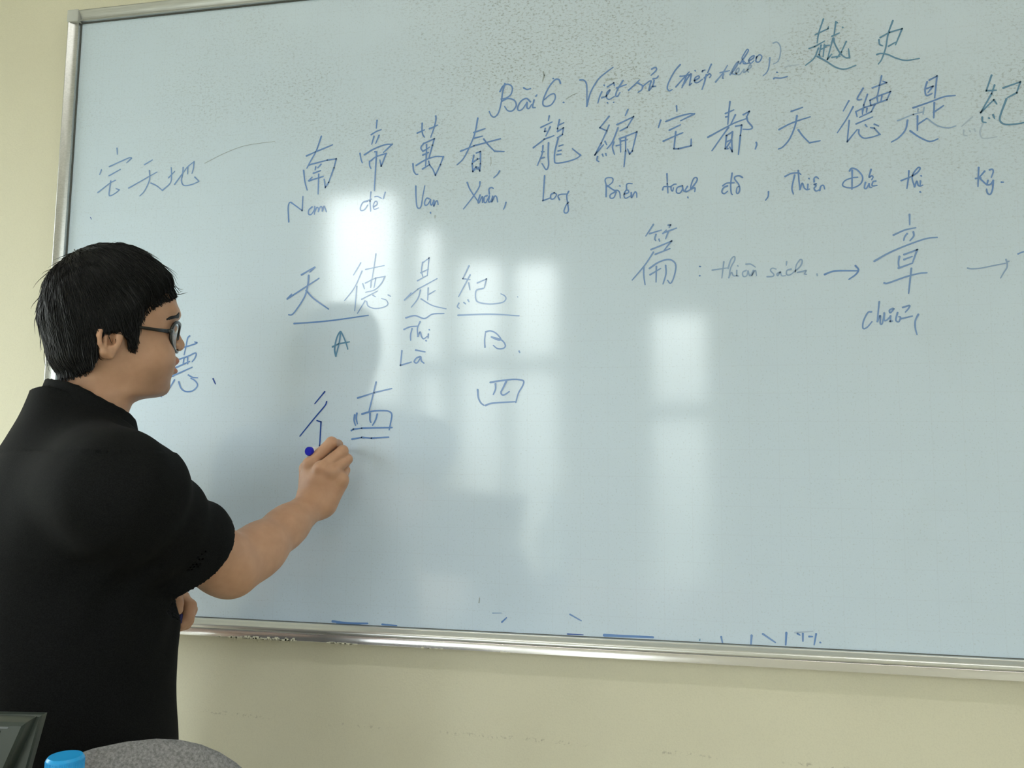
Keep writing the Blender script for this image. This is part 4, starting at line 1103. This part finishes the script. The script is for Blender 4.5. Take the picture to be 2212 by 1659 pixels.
# ------------------------------------------------------------------ chair, monitor, bottle and the desk they belong to
CH = PD(273, 1606, .86)                       # top of the backrest
CB = empty('office_chair', (CH[0], CH[1] - .2, 0))
tag(CB, 'grey fabric office chair whose rounded backrest shows at the bottom', 'chair')
def chair():
    vd = CH[:2] - CAM[:2]; vd /= np.linalg.norm(vd)
    fwd = v3(vd[0], vd[1], 0) * -1                 # the seat points to the desk
    fwd = v3(fwd[0] * math.cos(.12) - fwd[1] * math.sin(.12), fwd[0] * math.sin(.12) + fwd[1] * math.cos(.12), 0)
    sd = np.cross(v3(0, 0, 1), fwd)
    top = CH[2]
    def cp(f, s, z): return v3(CH[0], CH[1], 0) + f * fwd + s * sd + v3(0, 0, z)
    def pad(name, th, a, mt, f0, grow=0.0, dz=0.0):
        n, vs, fs = 56, [], []
        b0 = top - .44
        out = []
        for i in range(n):
            t = 2 * PI * i / n
            c_, s_ = math.cos(t), math.sin(t)
            x = (a + grow) * abs(c_) ** .85 * (1 if c_ > 0 else -1)
            z = (.27 if s_ > 0 else .20) * abs(s_) ** .95 * (1 if s_ > 0 else -1)
            if s_ < 0: x *= 1 - .18 * abs(s_)
            out.append((x, top - .27 + z * (1 + grow / .27)))
        def height_field(x, z): return .35 * x * x - .10 * (z - top + .25) ** 2
        rings = [(0.0, -th), (.55, -th * .98), (.80, -th * .9), (.93, -th * .65), (.985, -th * .3), (1.0, 0), (.985, th * .3), (.93, th * .65), (.80, th * .9), (.55, th * .98), (0.0, th)]
        for k, h in rings:
            for x, z in out:
                xx, zz = x * k, top - .27 + (z - top + .27) * k
                vs.append(cp(f0 + h + height_field(xx, zz), xx, zz + dz))
        for r in range(len(rings) - 1):
            for i in range(n):
                fs.append((r * n + i, r * n + (i + 1) % n, (r + 1) * n + (i + 1) % n, (r + 1) * n + i))
        return pyd(name, vs, fs, mt, CB, True)
    pad('backrest', .026, .196, M['chair_fabric'], .0, 0)
    pad('backrest_shell', .010, .196, M['chair_black'], -.026, .001, -.0115)
    sv, sf = [], []
    n = 40
    rings = [(0, .03), (.7, .03), (.92, .022), (1.0, 0), (.92, -.022), (0, -.028)]
    for k, h in rings:
        for i in range(n):
            t = 2 * PI * i / n
            sv.append(cp(.30 + .235 * k * math.copysign(abs(math.cos(t)) ** .6, math.cos(t)), .235 * k * math.copysign(abs(math.sin(t)) ** .6, math.sin(t)), .47 + h))
    for r in range(len(rings) - 1):
        for i in range(n):
            sf.append((r * n + i, r * n + (i + 1) % n, (r + 1) * n + (i + 1) % n, (r + 1) * n + i))
    pyd('seat', sv, sf, M['chair_fabric'], CB, True)
    MB().tube([cp(.28, 0, .435), cp(.03, 0, .435), cp(-.045, 0, .50), cp(-.050, 0, top - .30)], [.022, .022, .020, .020], 12).build('back_bar', M['chair_black'], CB, True)
    MB().tube([cp(.28, 0, .44), cp(.28, 0, .12)], [.030, .028], 16).build('gas_column', M['chair_black'], CB, True)
    for k in range(5):
        a = 2 * PI * k / 5 + .3
        e = cp(.28 + .27 * math.cos(a), .27 * math.sin(a), .075)
        lg = MB().tube([cp(.28, 0, .125), e], [.026, .016], 10).build('base_leg', M['chair_black'], CB, True)
        MB().tube([e + sd * -.022 - v3(0, 0, .046), e + sd * .022 - v3(0, 0, .046)], .028, 16).build('caster', M['chair_black'], lg, True)
chair()

# monitor seen from behind, at the left edge
MO = PD(95, 1540, .72)
DZ = .75                                         # desk height
mon = empty('computer_monitor', (MO[0] - .20, MO[1], DZ))
tag(mon, 'dark plastic back of a computer monitor at the lower left corner', 'monitor')
def monitor():
    ux = v3(math.cos(.17), math.sin(.17), 0) * -1          # towards the hidden left side
    bk = v3(ux[1], -ux[0], 0)
    if bk @ (CAM - MO) < 0: bk = -bk                         # the back faces the camera
    w, h = .42, .26
    def q(a, b, c): return v3(MO[0], MO[1], MO[2]) + ux * (a + .002 + (.22 * c if a < w / 2 else -.22 * c)) + bk * b + v3(0, 0, -c - .002)
    w, h = .42, .26
    def shell(name, loops, mt, par, caps=True):
        vs, fs = [], []
        n = len(loops[0])
        for lp in loops: vs += lp
        for r in range(len(loops) - 1):
            for i in range(n):
                fs.append((r * n + i, r * n + (i + 1) % n, (r + 1) * n + (i + 1) % n, (r + 1) * n + i))
        if caps: fs += [tuple(range(n))[::-1], tuple(range((len(loops) - 1) * n, len(loops) * n))]
        return flat_edges(pyd(name, vs, fs, mt, par), 30)
    def rect(i, b, k=0): return [q(i, b, i + k), q(w - i, b, i + k), q(w - i, b, h - i), q(i, b, h - i)]
    shell('screen_frame', [rect(.0015, -.010), rect(0, -.0085), rect(0, -.0015), rect(.0015, 0)], M['monitor'], mon)
    shell('screen', [[q(a, b, c) for a, c in ((.015, .015), (w - .015, .015), (w - .015, h - .015), (.015, h - .015))] for b in (-.0105, -.0102)], M['screen'], mon)
    # back housing: tapered sides, flat top band, recessed vent slots
    def tap(a, b, c0): return [q(a, b, c0), q(w - a, b, c0), q(w - a - .04, b, h - .03), q(a + .04, b, h - .03)]
    hs = shell('back_housing', [tap(.004, -.001, .001), tap(.0045, .005, .0015), tap(.006, .010, .003), tap(.009, .012, .006)], M['monitor'], mon)
    MB().add([q(.020, .0122, .0065), q(w - .020, .0122, .0065), q(w - .020, .0128, .0080), q(.020, .0128, .0080)], [(0, 1, 2, 3)]).build('top_edge', M['monitor'], hs)
    for k in range(2):
        z = .0100 + .0060 * k
        sl = [q(.026, .0125, z), q(w - .036, .0125, z), q(w - .036, .0125, z + .0032), q(.026, .0125, z + .0032)]
        MB().add(sl + [v - bk * .004 for v in sl], [(0, 1, 2, 3), (0, 1, 5, 4), (1, 2, 6, 5), (2, 3, 7, 6), (3, 0, 4, 7)]).build('vent_slot', M['screen'], hs)
    c = q(w / 2, .012, h - .02)
    MB().tube([c, v3(c[0], c[1], DZ + .012)], [.024, .028], 16).build('stand', M['monitor'], mon, True)
    MB().tube([v3(c[0], c[1], DZ), v3(c[0], c[1], DZ + .014)], [.105, .095], 32).build('stand_base', M['monitor'], mon, True)
monitor()

# water bottle, only its cap and neck in view
BT = PD(141.5, 1632, .66)                         # top of the cap
bo_ = empty('water_bottle', (BT[0], BT[1], DZ))
tag(bo_, 'clear plastic water bottle with a bright blue screw cap', 'bottle')
hb_ = BT[2]
flat_edges(MB().tube([(BT[0], BT[1], hb_ - .0195), (BT[0], BT[1], hb_ - .0190), (BT[0], BT[1], hb_ - .0155), (BT[0], BT[1], hb_ - .0150), (BT[0], BT[1], hb_ - .0020), (BT[0], BT[1], hb_)],
                     [.0143, .0149, .0149, .0144, .0141, .0126], 72).build('cap', M['cap_blue'], bo_), 30)
rb = MB()
for k in range(60):
    a = 2 * PI * k / 60
    p = v3(BT[0] + .0142 * math.cos(a), BT[1] + .0142 * math.sin(a), 0)
    rb.tube([(p[0], p[1], hb_ - .0150), (p[0], p[1], hb_ - .0030)], .00035, 5)
rb.build('cap_ribs', M['cap_blue'], bo_)
prof = [(.0125, hb_ - .008), (.0125, hb_ - .0195), (.0132, hb_ - .0200), (.0165, hb_ - .0215), (.0165, hb_ - .0235), (.0130, hb_ - .0250), (.0135, hb_ - .035), (.022, hb_ - .060), (.034, hb_ - .090), (.0395, hb_ - .115), (.0395, DZ + .02), (.037, DZ + .004), (.030, DZ + .0005)]
MB().tube([(BT[0], BT[1], z) for r_, z in prof], [r_ for r_, z in prof], 48).build('bottle_body', M['pet'], bo_, True)
MB().tube([(BT[0], BT[1], z) for z in (DZ + .075, DZ + .135)], .0400, 48, cap=False).build('bottle_label', M['label'], bo_, True)

# the desk under monitor and bottle (below the picture)
dk = empty('desk', (-.55, -1.02, 0))
tag(dk, 'brown laminate desk below the picture carrying bottle and monitor', 'desk')
flat_edges(MB().box(-1.25, .10, -1.34, -.775, DZ - .025, DZ - .0002, .003).build('desktop', M['desk'], dk))
for x in (-1.20, .05):
    for y in (-1.29, -.825):
        MB().box(x - .02, x + .02, y - .02, y + .02, 0, DZ - .025).build('leg', M['chair_black'], dk)
